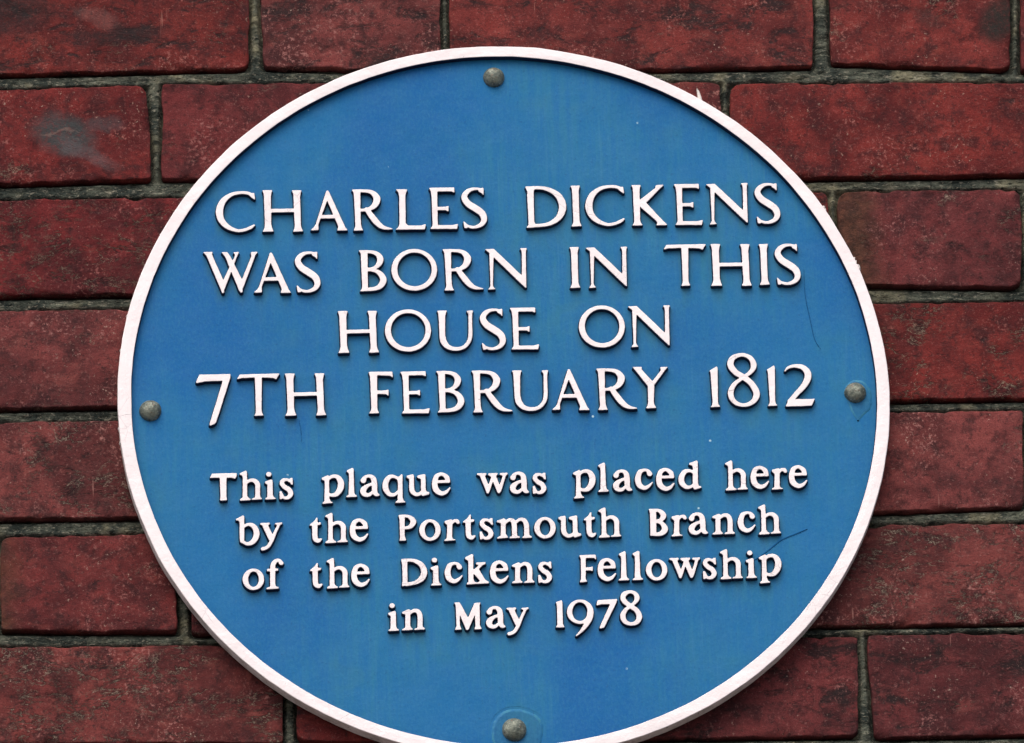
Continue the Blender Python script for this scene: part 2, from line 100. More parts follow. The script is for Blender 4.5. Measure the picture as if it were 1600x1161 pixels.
# every line of the inscription: letter, x, z in mm from the plaque centre
TEXT = {
 1: [('C',-169.05,108.45),('H',-141.56,108.66),('A',-112.91,108.89),('R',-88.06,109.09),('L',-61.75,109.3),('E',-42.01,109.45),('S',-22.49,109.61),None,('D',15.65,109.91),('I',42.78,110.12),('C',52.05,110.2),('K',79.2,110.41),('E',104.75,110.61),('N',123.94,110.77),('S',153.34,111.0)],
 2: [('W',-177.66,68.38),('A',-147.43,68.61),('S',-122.9,68.79),None,('B',-84.94,69.07),('O',-65.27,69.22),('R',-34.75,69.45),('N',-9.78,69.63),None,('I',40.79,70.01),('N',50.38,70.08),None,('T',97.07,70.43),('H',125.39,70.64),('I',154.1,70.85),('S',163.83,70.92)],
 3: [('H',-97.96,29.36),('O',-69.97,29.69),('U',-39.16,30.06),('S',-13.5,30.36),('E',4.25,30.57),None,('O',45.55,31.06),('N',74.37,31.4)],
 4: [('7',-182.63,-11.3),('T',-158.93,-11.05),('H',-130.15,-10.75),None,('F',-80.58,-10.22),('E',-61.84,-10.02),('B',-40.6,-9.79),('R',-19.65,-9.57),('U',4.42,-9.31),('A',27.98,-9.06),('R',54.58,-8.78),('Y',75.72,-8.56),None,('1',121.91,-8.07),('8',132.34,-7.95),('1',155.95,-7.7),('2',166.31,-7.59)],
 5: [('sT',-175.49,-64.47),('h',-157.84,-64.27),('i',-142.9,-64.1),('s',-134.37,-64.0),None,('p',-109.31,-63.72),('l',-94.58,-63.56),('a',-86.43,-63.47),('q',-73.21,-63.32),('u',-59.45,-63.16),('e',-44.11,-62.99),None,('w',-17.87,-62.7),('a',1.99,-62.48),('s',15.2,-62.33),None,('p',39.27,-62.06),('l',54.27,-61.89),('a',63.05,-61.79),('c',75.78,-61.65),('e',88.51,-61.51),('d',101.78,-61.36),None,('h',129.3,-61.05),('e',144.48,-60.88),('r',156.77,-60.74),('e',167.24,-60.62)],
 6: [('b',-160.56,-92.46),('y',-146.25,-92.31),None,('t',-117.18,-92.03),('h',-107.99,-91.94),('e',-93.29,-91.79),None,('sP',-64.72,-91.51),('o',-52.5,-91.38),('r',-37.86,-91.24),('t',-26.73,-91.13),('s',-16.88,-91.03),('m',-6.77,-90.93),('o',15.36,-90.71),('u',29.48,-90.57),('t',44.6,-90.42),('h',53.36,-90.33),None,('sB',82.85,-90.04),('r',96.24,-89.91),('a',106.83,-89.8),('n',120.45,-89.67),('c',135.59,-89.52),('h',147.85,-89.4)],
 7: [('o',-157.05,-121.36),('f',-142.99,-121.17),None,('t',-117.44,-120.83),('h',-107.59,-120.7),('e',-92.99,-120.5),None,('sD',-63.8,-120.11),('i',-46.49,-119.87),('c',-38.2,-119.76),('k',-26.38,-119.6),('e',-11.31,-119.4),('n',1.2,-119.23),('s',16.8,-119.02),None,('sF',40.93,-118.7),('e',52.09,-118.54),('l',64.54,-118.38),('l',72.69,-118.27),('o',80.39,-118.16),('w',94.13,-117.98),('s',113.99,-117.71),('h',124.19,-117.57),('i',139.45,-117.37),('p',147.23,-117.26)],
 8: [('i',-72.11,-148.29),('n',-64.08,-148.22),None,('sM',-33.65,-147.96),('a',-14.33,-147.79),('y',-2.61,-147.69),None,('s1',26.13,-147.44),('9',32.9,-147.39),('s7',50.06,-147.24),('s8',64.13,-147.12)],
}
# bricks as laid, corners top left, top right, bottom right, bottom left in mm from the plaque centre
BRICKS = [
 [(-364.8,285.5),(-146.3,286.2),(-147.4,222.1),(-364.9,218.5)],
 [(-140.1,286.2),(-30.7,286.1),(-31.6,219.3),(-138.5,222.9)],
 [(-24.9,286.0),(196.0,285.0),(193.4,220.3),(-25.8,218.4)],
 [(205.3,284.9),(316.5,284.8),(313.2,217.0),(204.7,222.7)],
 [(322.8,284.8),(543.9,285.5),(539.3,215.8),(319.3,216.1)],
 [(-424.0,210.2),(-320.3,209.2),(-319.8,147.1),(-423.8,146.9)],
 [(-314.6,208.7),(-209.2,210.7),(-206.5,149.4),(-314.9,146.7)],
 [(-199.5,211.9),(19.6,210.8),(19.3,149.3),(-200.7,149.8)],
 [(26.5,210.7),(137.1,209.7),(135.2,148.2),(25.5,148.4)],
 [(142.9,208.8),(364.4,207.6),(361.2,147.7),(141.3,146.0)],
 [(-357.0,135.7),(-140.7,136.6),(-141.8,74.6),(-357.1,73.5)],
 [(-135.4,136.5),(-27.1,136.7),(-27.9,75.1),(-135.7,74.5)],
 [(-21.0,136.6),(199.2,136.6),(197.4,75.3),(-21.8,75.0)],
 [(205.0,137.0),(315.4,136.7),(312.6,73.3),(203.2,75.7)],
 [(320.0,136.7),(538.0,136.7),(534.6,73.1),(317.3,73.6)],
 [(-423.6,62.5),(-321.8,62.7),(-321.3,1.1),(-423.4,0.5)],
 [(-316.1,63.1),(-208.3,64.5),(-208.4,1.9),(-316.0,0.6)],
 [(-201.8,64.4),(16.9,63.4),(15.1,2.4),(-202.7,1.9)],
 [(23.0,63.3),(131.7,63.0),(129.8,1.1),(21.2,1.5)],
 [(137.9,63.0),(356.8,63.6),(353.5,1.6),(135.9,0.2)],
 [(-357.3,-8.4),(-143.2,-7.9),(-144.3,-69.0),(-357.4,-70.2)],
 [(-137.9,-7.9),(-30.8,-7.9),(-31.6,-69.4),(-138.3,-69.0)],
 [(-24.7,-7.9),(193.2,-7.8),(191.3,-71.2),(-25.6,-69.9)],
 [(198.9,-7.9),(309.4,-7.0),(307.1,-68.4),(197.0,-71.6)],
 [(314.8,-7.1),(528.6,-7.3),(525.3,-69.6),(312.4,-68.9)],
 [(-517.0,-81.8),(-304.4,-82.6),(-304.7,-141.4),(-516.4,-140.9)],
 [(-299.1,-81.9),(-200.4,-80.6),(-194.4,-142.3),(-298.7,-140.6)],
 [(-186.4,-80.3),(28.7,-79.9),(27.5,-143.4),(-186.9,-144.0)],
 [(34.7,-80.0),(142.4,-79.6),(140.0,-143.5),(33.6,-143.4)],
 [(148.5,-79.7),(365.2,-79.3),(361.8,-142.5),(146.0,-143.2)],
 [(-346.3,-151.4),(-133.3,-151.5),(-134.8,-213.0),(-346.5,-211.5)],
 [(-125.8,-151.6),(-18.7,-151.3),(-20.3,-213.2),(-126.6,-212.3)],
 [(-12.6,-151.4),(205.0,-150.3),(202.4,-212.8),(-13.5,-212.9)],
 [(210.4,-149.6),(316.7,-149.7),(313.5,-213.0),(211.7,-214.1)],
 [(322.0,-149.7),(536.7,-149.9),(532.5,-213.3),(318.7,-213.1)],
 [(-515.7,-219.4),(-305.2,-220.4),(-305.5,-280.0),(-515.1,-278.8)],
 [(-299.9,-220.5),(-195.5,-220.2),(-195.6,-279.9),(-299.6,-280.1)],
 [(-189.1,-220.3),(23.7,-220.6),(22.7,-279.5),(-189.3,-279.9)],
 [(30.5,-220.7),(136.3,-220.4),(134.0,-280.2),(29.4,-279.6)],
 [(142.3,-220.5),(356.8,-220.8),(354.3,-279.9),(140.7,-280.3)],
]
BOLTS = [(-0.28, 209.99), (-209.65, -5.64), (209.04, 1.36), (0.24, -210.45)]
DRIP_RIGHT = [(209.76, 11.34), (216.54, 9.19), (220.38, 0.88), (219.17, -9.44), (214.38, -14.34), (209.98, -19.24), (206.0, -14.25), (203.25, -7.2), (200.6, 2.33), (203.93, 8.91)]
DRIP_BOTTOM = [(-0.68, -195.68), (7.53, -196.99), (15.28, -201.09), (18.46, -207.54), (17.4, -218.33), (11.95, -225.46), (0.65, -228.51), (-9.73, -225.18), (-14.37, -217.13), (-13.72, -206.74), (-8.26, -198.8)]
SCRATCHES = [[(177.21, -85.32), (171.81, -87.71), (161.79, -92.08), (155.15, -97.3), (147.35, -103.32), (141.55, -106.51)], [(181.72, 82.36), (181.81, 65.65), (184.2, 48.96), (186.36, 36.47), (189.55, 30.2)], [(-121.86, -11.9), (-120.86, -18.9), (-120.62, -26.29)]]
FLAKES = [(-71.3, 219.2), (-109.8, 203.0), (-29.0, 229.4), (4.6, 230.4), (28.5, 228.5), (64.9, 220.1), (125.0, 194.4), (132.1, 188.0), (136.3, 185.0), (178.0, 147.4), (188.2, 133.8), (196.6, 122.0), (213.9, 87.0), (215.7, 82.8), (-204.0, 109.2), (-222.6, 54.0), (-227.4, 33.3), (-228.3, -18.2), (-227.7, -26.4), (-223.8, -55.0)]
GREY_PATCH = (-249.6, 172.6)


# ------------------------------------------------------------------ noise in numpy
def vnoise(x, y, seed=0):
    xi = np.floor(x).astype(np.int64); yi = np.floor(y).astype(np.int64)
    fx = x-xi; fy = y-yi; fx = fx*fx*(3-2*fx); fy = fy*fy*(3-2*fy)
    def h(a, b):
        n = (a*374761393 + b*668265263 + seed*2147483647) & 0xffffffff
        n = ((n ^ (n >> 13))*1274126177) & 0xffffffff
        return ((n ^ (n >> 16)) & 0xffff)/65535.0*2-1
    return (h(xi, yi)*(1-fx)+h(xi+1, yi)*fx)*(1-fy)+(h(xi, yi+1)*(1-fx)+h(xi+1, yi+1)*fx)*fy
def fbm(x, y, seed=0, oct=3):
    r = 0; a = 1.0; t = 0
    for k in range(oct):
        r = r+a*vnoise(x*2**k+17*k, y*2**k-9*k, seed+k); t += a; a *= .5
    return r/t

# ------------------------------------------------------------------ material helpers
class NT:
    def __init__(s, name):
        s.m = bpy.data.materials.new(name); s.m.use_nodes = True
        s.t = s.m.node_tree; s.b = s.t.nodes['Principled BSDF']
    def n(s, k, **kw):
        o = s.t.nodes.new(k)
        for a, v in kw.items(): setattr(o, a, v)
        return o
    def l(s, a, b): s.t.links.new(a, b)
    def setin(s, sock, v):
        if isinstance(v, bpy.types.NodeSocket): s.l(v, sock)
        else: sock.default_value = v
    def math(s, op, a, b=0.0, c=None, clamp=False):
        o = s.n('ShaderNodeMath', operation=op, use_clamp=clamp)
        s.setin(o.inputs[0], a); s.setin(o.inputs[1], b)
        if c is not None: s.setin(o.inputs[2], c)
        return o.outputs[0]
    def pos(s, scale=(1, 1, 1), rnd=0.0, obj=False, warp=None):
        if obj: p = s.n('ShaderNodeTexCoord').outputs['Object']
        else: p = s.n('ShaderNodeNewGeometry').outputs['Position']
        if warp is not None:
            o = s.n('ShaderNodeVectorMath', operation='ADD'); s.l(p, o.inputs[0]); s.l(warp, o.inputs[1]); p = o.outputs[0]
        mp = s.n('ShaderNodeMapping'); s.l(p, mp.inputs[0]); mp.inputs['Scale'].default_value = scale
        out = mp.outputs[0]
        if rnd:
            r = s.n('ShaderNodeObjectInfo').outputs['Random']
            r = s.math('MULTIPLY', r, rnd)
            o = s.n('ShaderNodeVectorMath', operation='ADD'); s.l(out, o.inputs[0])
            c = s.n('ShaderNodeCombineXYZ'); [s.l(r, c.inputs[i]) for i in range(3)]
            s.l(c.outputs[0], o.inputs[1]); out = o.outputs[0]
        return out
    def noise(s, v, scale, detail=4, rough=.55, dist=0.0):
        o = s.n('ShaderNodeTexNoise'); s.l(v, o.inputs['Vector'])
        o.inputs['Scale'].default_value = scale; o.inputs['Detail'].default_value = detail
        o.inputs['Roughness'].default_value = rough; o.inputs['Distortion'].default_value = dist
        return o.outputs['Fac']
    def voro(s, v, scale, feature='F1', rand=1.0):
        o = s.n('ShaderNodeTexVoronoi', feature=feature); s.l(v, o.inputs['Vector']); o.inputs['Scale'].default_value = scale
        o.inputs['Randomness'].default_value = rand
        return o
    def ramp(s, f, a, b, lo=0.0, hi=1.0):
        o = s.n('ShaderNodeMapRange', clamp=True, interpolation_type='SMOOTHSTEP')
        s.setin(o.inputs[0], f)
        for i, v in enumerate((a, b, lo, hi)): s.setin(o.inputs[i+1], v)
        return o.outputs[0]
    def mix(s, f, a, b, mode='MIX'):
        o = s.n('ShaderNodeMix', data_type='RGBA', blend_type=mode); s.setin(o.inputs[0], f)
        s.setin(o.inputs[6], a if not isinstance(a, tuple) else (*a, 1)); s.setin(o.inputs[7], b if not isinstance(b, tuple) else (*b, 1))
        return o.outputs[2]
    def done(s, col, rough, bump=None, dist=.001, strength=1.0, spec=.5):
        s.setin(s.b.inputs['Base Color'], col if not isinstance(col, tuple) else (*col, 1))
        s.setin(s.b.inputs['Roughness'], rough); s.b.inputs['Specular IOR Level'].default_value = spec
        if bump is not None:
            o = s.n('ShaderNodeBump'); o.inputs['Distance'].default_value = dist; o.inputs['Strength'].default_value = strength
            s.l(bump, o.inputs['Height']); s.l(o.outputs[0], s.b.inputs['Normal'])
        return s.m

def brick_material(name, ochre=0.0, scars=.5, soot=.5, grey=None, light=1.0):
    t = NT(name); P = t.pos(rnd=37.0)
    k = light
    c = t.mix(t.ramp(t.noise(P, 24, 4, .6, .6), .36, .66), (.080*k, .0125*k, .0135*k), (.175*k, .022*k, .020*k))
    c = t.mix(t.ramp(t.noise(P, 85, 6, .7, .3), .44, .66, 0, .85), c, (.042, .0125, .014))
    c = t.mix(t.ramp(t.noise(t.pos((1, 1, 1.6), rnd=11.0), 45, 6, .68, .5), .54, .72, 0, .65), c, (.215, .036, .028))
    # fired dark skin
    so_ = t.ramp(t.noise(t.pos((1, 1, 1.9), rnd=53.0), 34, 8, .74, .4), .64-.13*soot, .74-.11*soot, 0, .92)
    c = t.mix(so_, c, (.020, .015, .016))
    c = t.mix(t.ramp(t.noise(t.pos(rnd=9.0), 260, 6, .7), .56, .68, 0, .75), c, (.026, .012, .013))
    # grit, pale grains
    c = t.mix(t.ramp(t.noise(P, 620, 4, .7), .56, .70, 0, .55), c, (.27, .10, .085))
    c = t.mix(t.ramp(t.noise(P, 1300, 3, .7), .50, .62, 0, .38), c, (.034, .010, .012))
    pk = t.math('MULTIPLY', t.ramp(t.noise(t.pos(rnd=43.0), 430, 4, .7), .53, .63, 0, .8), t.ramp(t.noise(t.pos(rnd=19.0), 28, 6, .72), .50, .64))
    c = t.mix(pk, c, (.32, .115, .10))
    gr = t.ramp(t.noise(t.pos(rnd=71.0), 560, 3, .6), .63, .70, 0, .85)
    gr = t.math('MULTIPLY', gr, t.ramp(t.noise(P, 42, 5, .7), .48, .64))
    c = t.mix(gr, c, (.36, .24, .19))
    # fissures running along the brick, pale lime in them, in patches
    def iso(scale, rnd, wd, sq):
        f = t.noise(t.pos((1, 1, sq), rnd=rnd), scale, 7, .66, .35)
        return t.math('ABSOLUTE', t.math('SUBTRACT', f, .5)), wd
    patch = t.ramp(t.noise(t.pos((1, 1, 1.5), rnd=5.0), 24, 3, .5), .66-.20*scars, .74-.18*scars)
    i1, w1 = iso(26, 23.0, .0062, 2.2); i2, w2 = iso(48, 61.0, .0055, 1.8)
    brk = t.ramp(t.noise(P, 150, 4, .65), .40, .52)
    near_ = t.math('MAXIMUM', t.ramp(i1, 0, .035, 1, 0), t.math('MULTIPLY', t.ramp(i2, 0, .03, 1, 0), .8))
    line = t.math('MAXIMUM', t.ramp(i1, w1*.4, w1, 1, 0), t.ramp(i2, w2*.3, w2*.9, .8, 0))
    line = t.math('MULTIPLY', t.math('MULTIPLY', line, patch), brk)
    edge = t.math('MULTIPLY', t.math('MULTIPLY', near_, patch), t.ramp(t.noise(P, 120, 4, .65), .40, .58))
    c = t.mix(t.math('MULTIPLY', edge, .85), c, (.022, .013, .014))
    c = t.mix(t.math('MULTIPLY', line, .75), c, (.34, .26, .19))
    # fine vertical scratches
    scn = t.math('MULTIPLY', t.ramp(t.noise(t.pos((1, 1, .06), rnd=3.0), 420, 2, .4), .72, .78, 0, .5), t.ramp(t.noise(P, 45, 2), .5, .65))
    c = t.mix(scn, c, (.36, .15, .12))
    if ochre:
        ox = t.n('ShaderNodeSeparateXYZ'); t.l(t.n('ShaderNodeTexCoord').outputs['Object'], ox.inputs[0])
        f = t.math('ADD', ox.outputs['X'], t.math('MULTIPLY', t.math('SUBTRACT', t.noise(P, 60, 4), .5), .02))
        m = t.ramp(f, ochre-.006, ochre+.020, .8, 0)
        c = t.mix(m, c, t.mix(t.ramp(t.noise(P, 160, 6, .7), .38, .60), (.115, .046, .022), (.045, .026, .016)))
    if grey:
        ox = t.n('ShaderNodeSeparateXYZ'); t.l(t.n('ShaderNodeTexCoord').outputs['Object'], ox.inputs[0])
        nx = t.math('MULTIPLY', t.math('SUBTRACT', t.noise(P, 50, 4, .6), .5), .018)
        nz = t.math('MULTIPLY', t.math('SUBTRACT', t.noise(t.pos(rnd=91.0), 60, 4, .6), .5), .014)
        for gx, gz, rx, rz, sl, amt, colr in grey:
            dx = t.math('ADD', t.math('SUBTRACT', ox.outputs['X'], gx), nx)
            dz = t.math('ADD', t.math('SUBTRACT', ox.outputs['Z'], gz), nz)
            dz = t.math('ADD', dz, t.math('MULTIPLY', dx, sl))
            d = t.math('ADD', t.math('POWER', t.math('DIVIDE', dx, rx), 2.0), t.math('POWER', t.math('DIVIDE', dz, rz), 2.0))
            c = t.mix(t.math('MULTIPLY', t.ramp(d, .15, 1.7, amt, 0), t.ramp(t.noise(P, 360, 6, .75), .38, .54, .62, 1)), c, colr)
    oi = t.n('ShaderNodeObjectInfo').outputs['Random']
    r1 = t.math('FRACT', t.math('MULTIPLY', oi, 13.7)); r2 = t.math('FRACT', t.math('MULTIPLY', oi, 71.3))
    hs = t.n('ShaderNodeHueSaturation'); t.l(c, hs.inputs['Color'])
    t.l(t.ramp(r1, 0, 1, .4965, .5025), hs.inputs['Hue']); t.l(t.ramp(r2, 0, 1, .86, .98), hs.inputs['Saturation']); t.l(t.ramp(r1, 0, 1, .90, 1.16), hs.inputs['Value'])
    c = hs.outputs['Color']
    h = t.math('ADD', t.math('MULTIPLY', t.noise(P, 260, 7, .72), .65), t.math('MULTIPLY', t.noise(P, 1000, 4, .75), .34))
    h = t.math('SUBTRACT', h, t.math('MULTIPLY', edge, .35)); h = t.math('ADD', h, t.math('MULTIPLY', line, .25))
    h = t.math('SUBTRACT', h, t.math('MULTIPLY', so_, .18))
    return t.done(c, t.ramp(t.noise(P, 90, 3), .3, .7, .7, .92), h, .0022, .85, .10)

def mortar_material():
    t = NT('grey_green_lime_mortar'); P = t.pos()
    c = t.mix(t.ramp(t.noise(P, 60, 5, .6, .4), .38, .64), (.046, .060, .052), (.155, .172, .132))
    c = t.mix(t.ramp(t.noise(P, 35, 4, .6), .52, .70, 0, .85), c, (.34, .325, .21))
    c = t.mix(t.ramp(t.noise(t.pos((1, 1, 3.5)), 190, 6, .7), .50, .62, 0, .85), c, (.012, .018, .016))
    c = t.mix(t.ramp(t.noise(t.pos((1, 1, 3), ), 260, 5, .7, .4), .55, .64, 0, .8), c, (.42, .40, .31))
    c = t.mix(t.ramp(t.noise(P, 700, 3, .6), .60, .72, 0, .7), c, (.34, .32, .24))
    h = t.math('ADD', t.noise(t.pos((1, 1, 1.8)), 170, 6, .7), t.math('MULTIPLY', t.noise(P, 800, 3, .7), .35))
    return t.done(c, .92, h, .006, 1.0, .15)

def white_material():
    t = NT('thick_white_paint'); P = t.pos()
    c = t.mix(t.ramp(t.noise(P, 30, 4, .6), .4, .7), (.86, .80, .82), (.80, .75, .765))
    c = t.mix(t.ramp(t.noise(P, 900, 3, .6), .66, .74, 0, .35), c, (.45, .43, .46))
    vo = t.voro(t.pos((1, 1, 1)), 95, 'DISTANCE_TO_EDGE').outputs['Distance']
    cr = t.math('MULTIPLY', t.ramp(vo, .006, .016, 1, 0), t.ramp(t.noise(P, 24, 2), .56, .66))
    c = t.mix(t.math('MULTIPLY', cr, .35), c, (.38, .36, .38))
    g_ = t.ramp(t.noise(P, 240, 6, .75), .60, .70, 0, .5)
    c = t.mix(t.math('MULTIPLY', g_, t.ramp(t.noise(P, 20, 3), .45, .62)), c, (.50, .48, .50))
    nick = t.math('MULTIPLY', t.ramp(t.voro(P, 130).outputs['Distance'], .05, .09, 1, 0), t.ramp(t.noise(P, 33, 2), .60, .66))
    c = t.mix(t.math('MULTIPLY', nick, .8), c, (.10, .09, .13))
    h = t.math('ADD', t.noise(P, 110, 4, .6), t.math('MULTIPLY', t.noise(P, 700, 2), .2))
    h = t.math('SUBTRACT', h, t.math('MULTIPLY', cr, .4))
    return t.done(c, .42, h, .0012, .5, .4)

def edge_white_material():
    t = NT('weathered_white_paint'); P = t.pos()
    c = t.mix(t.ramp(t.noise(P, 70, 5, .65), .38, .68), (.74, .71, .69), (.50, .47, .44))
    c = t.mix(t.ramp(t.noise(P, 400, 3, .6), .60, .72, 0, .7), c, (.12, .12, .12))
    return t.done(c, .6, t.noise(P, 250, 4, .6), .0015, .6, .3)

def blue_material(name, dark=False, pale=False, run=False):
    t = NT(name); P = t.pos()
    a, b, d = (.010, .133, .345), (.024, .175, .300), (.006, .106, .335)
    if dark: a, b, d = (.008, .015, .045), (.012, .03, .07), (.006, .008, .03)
    if pale: a, b, d = (.035, .185, .31), (.06, .23, .33), (.025, .16, .30)
    if run: a, b, d = (.013, .120, .28), (.024, .150, .27), (.010, .098, .27)
    st = t.noise(t.pos((1, 1, .07)), 260, 6, .66)
    c = t.mix(t.ramp(st, .34, .68, .1, .8), a, b)
    c = t.mix(t.ramp(t.noise(t.pos((1, 1, .9)), 34, 6, .68, .5), .48, .68, 0, .55), c, b if dark else (.028, .168, .250))
    c = t.mix(t.ramp(t.noise(t.pos((1, 1, .05), rnd=0), 520, 4, .6), .54, .72, 0, .38), c, (.045, .20, .37) if not dark else b)
    c = t.mix(t.ramp(t.noise(t.pos((1, 1, .8)), 14, 4, .6, .3), .40, .66, .15, .85), c, a)
    c = t.mix(t.ramp(t.noise(t.pos((1.2, 1, .7)), 8, 4, .55), .46, .66, 0, .8), c, d)
    c = t.mix(t.ramp(t.noise(t.pos((1, 1, .5)), 700, 4, .7), .42, .66, 0, .32), c, (.030, .19, .36) if not dark else b)
    c = t.mix(t.ramp(t.noise(P, 480, 3, .7), .58, .72, 0, .40), c, (.010, .06, .18) if not dark else d)
    if not dark:
        sp = t.voro(P, 62).outputs['Distance']
        c = t.mix(t.math('MULTIPLY', t.ramp(sp, .035, .06, 1, 0), t.ramp(t.noise(P, 40, 2), .60, .64)), c, (.42, .62, .70))
    if not (dark or pale or run):
        at = t.n('ShaderNodeAttribute', attribute_name='runoff').outputs['Fac']
        ro = t.math('MULTIPLY', at, t.ramp(t.noise(t.pos((1, 1, .25)), 240, 5, .68), .30, .66, .25, 1))
        c = t.mix(t.math('MULTIPLY', ro, .8), c, (.042, .150, .200))
    if pale:
        c = t.mix(t.ramp(t.noise(P, 170, 4, .6), .38, .62, 0, .75), c, (.012, .125, .31))
    h = t.math('ADD', t.noise(P, 60, 4, .6), t.math('MULTIPLY', t.noise(P, 600, 3, .6), .25))
    return t.done(c, t.ramp(t.noise(P, 80, 3), .3, .7, .5, .68), h, .0010, .5, .12)

def bolt_material():
    t = NT('tarnished_bolt_metal'); P = t.pos(rnd=7.0)
    c = t.mix(t.ramp(t.noise(P, 220, 5, .65), .38, .62), (.075, .095, .080), (.19, .215, .175))
    c = t.mix(t.ramp(t.noise(P, 450, 4, .6), .56, .70, 0, .8), c, (.15, .10, .07))
    c = t.mix(t.ramp(t.noise(P, 800, 3, .6), .60, .72, 0, .8), c, (.42, .44, .38))
    t.b.inputs['Metallic'].default_value = .35
    return t.done(c, .5, t.noise(P, 500, 4, .6), .0012, .6)

def plain(name, col, rough=.8):
    t = NT(name); P = t.pos()
    c = t.mix(t.ramp(t.noise(P, 3, 6, .6), .35, .65), tuple(v*.8 for v in col), tuple(min(1, v*1.15) for v in col))
    return t.done(c, rough, t.noise(P, 60, 4), .002, .5, .1)

M_WHITE = white_material(); M_EDGE = edge_white_material()
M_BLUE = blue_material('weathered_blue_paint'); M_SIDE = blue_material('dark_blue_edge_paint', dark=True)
M_PALE = blue_material('pale_blue_paint_over_filler', pale=True)
M_RUN = blue_material('dull_blue_paint_run', run=True)
M_BOLT = bolt_material(); M_MORTAR = mortar_material()
M_SCRATCH = plain('dark_scratch', (.006, .085, .23), .8)

# ------------------------------------------------------------------ object helpers
def link(name, me, mats, parent=None, loc=(0, 0, 0)):
    o = bpy.data.objects.new(name, me); COL.objects.link(o)
    for m in mats if isinstance(mats, (list, tuple)) else [mats]:
        if m.name not in [x.name for x in me.materials if x]: me.materials.append(m)
    if parent: o.parent = parent
    o.location = loc
    return o
def mesh(name, v, f, smooth=True, mi=None):
    me = bpy.data.meshes.new(name); me.from_pydata([tuple(map(float, p)) for p in v], [], f)
    me.polygons.foreach_set('use_smooth', [bool(smooth)]*len(f) if not isinstance(smooth, (list, np.ndarray)) else list(map(bool, smooth)))
    if mi is not None: me.polygons.foreach_set('material_index', list(mi))
    me.update(); return me

# ------------------------------------------------------------------ outlines: strokes -> distance field -> contour
def catmull(p, closed, n=7):
    p = np.array(p, float); N = len(p); out = []
    rng = range(N if closed else N-1)
    for i in rng:
        q = [p[(i+k) % N] if closed else p[min(max(i+k, 0), N-1)] for k in (-1, 0, 1, 2)]
        for j in range(n):
            s = j/n
            out.append(.5*((2*q[1])+(-q[0]+q[2])*s+(2*q[0]-5*q[1]+4*q[2]-q[3])*s*s+(-q[0]+3*q[1]-3*q[2]+q[3])*s**3))
    if not closed: out.append(p[-1])
    else: out.append(out[0])
    return np.array(out)
def sd_poly(X, Z, P):
    P = np.array(P, float); d = np.full(X.shape, 1e9); ins = np.zeros(X.shape, bool)
    for i in range(len(P)):
        a = P[i]; b = P[(i+1) % len(P)]; e = b-a; L = e@e
        if L < 1e-9: continue
        t = np.clip(((X-a[0])*e[0]+(Z-a[1])*e[1])/L, 0, 1)
        d = np.minimum(d, np.hypot(X-a[0]-t*e[0], Z-a[1]-t*e[1]))
        if abs(e[1]) > 1e-9:
            c = ((a[1] > Z) != (b[1] > Z)) & (X < e[0]*(Z-a[1])/e[1]+a[0]); ins ^= c
    return np.where(ins, -d, d)
def sd_stroke(X, Z, pts, closed):
    q = catmull(pts, closed); d = np.full(X.shape, 1e9)
    for a, b in zip(q[:-1], q[1:]):
        e = b[:2]-a[:2]; L = max(e@e, 1e-9)
        t = np.clip(((X-a[0])*e[0]+(Z-a[1])*e[1])/L, 0, 1)
        d = np.minimum(d, np.hypot(X-a[0]-t*e[0], Z-a[1]-t*e[1])-(a[2]+t*(b[2]-a[2]))/2)
    return d
def blur(F, k):
    g = np.array([1, 2, 1.])/4
    for _ in range(k):
        F = np.pad(F, 1, mode='edge'); F = F[:-2]*g[0]+F[1:-1]*g[1]+F[2:]*g[2]
        F = F[:, :-2]*g[0]+F[:, 1:-1]*g[1]+F[:, 2:]*g[2]
    return F
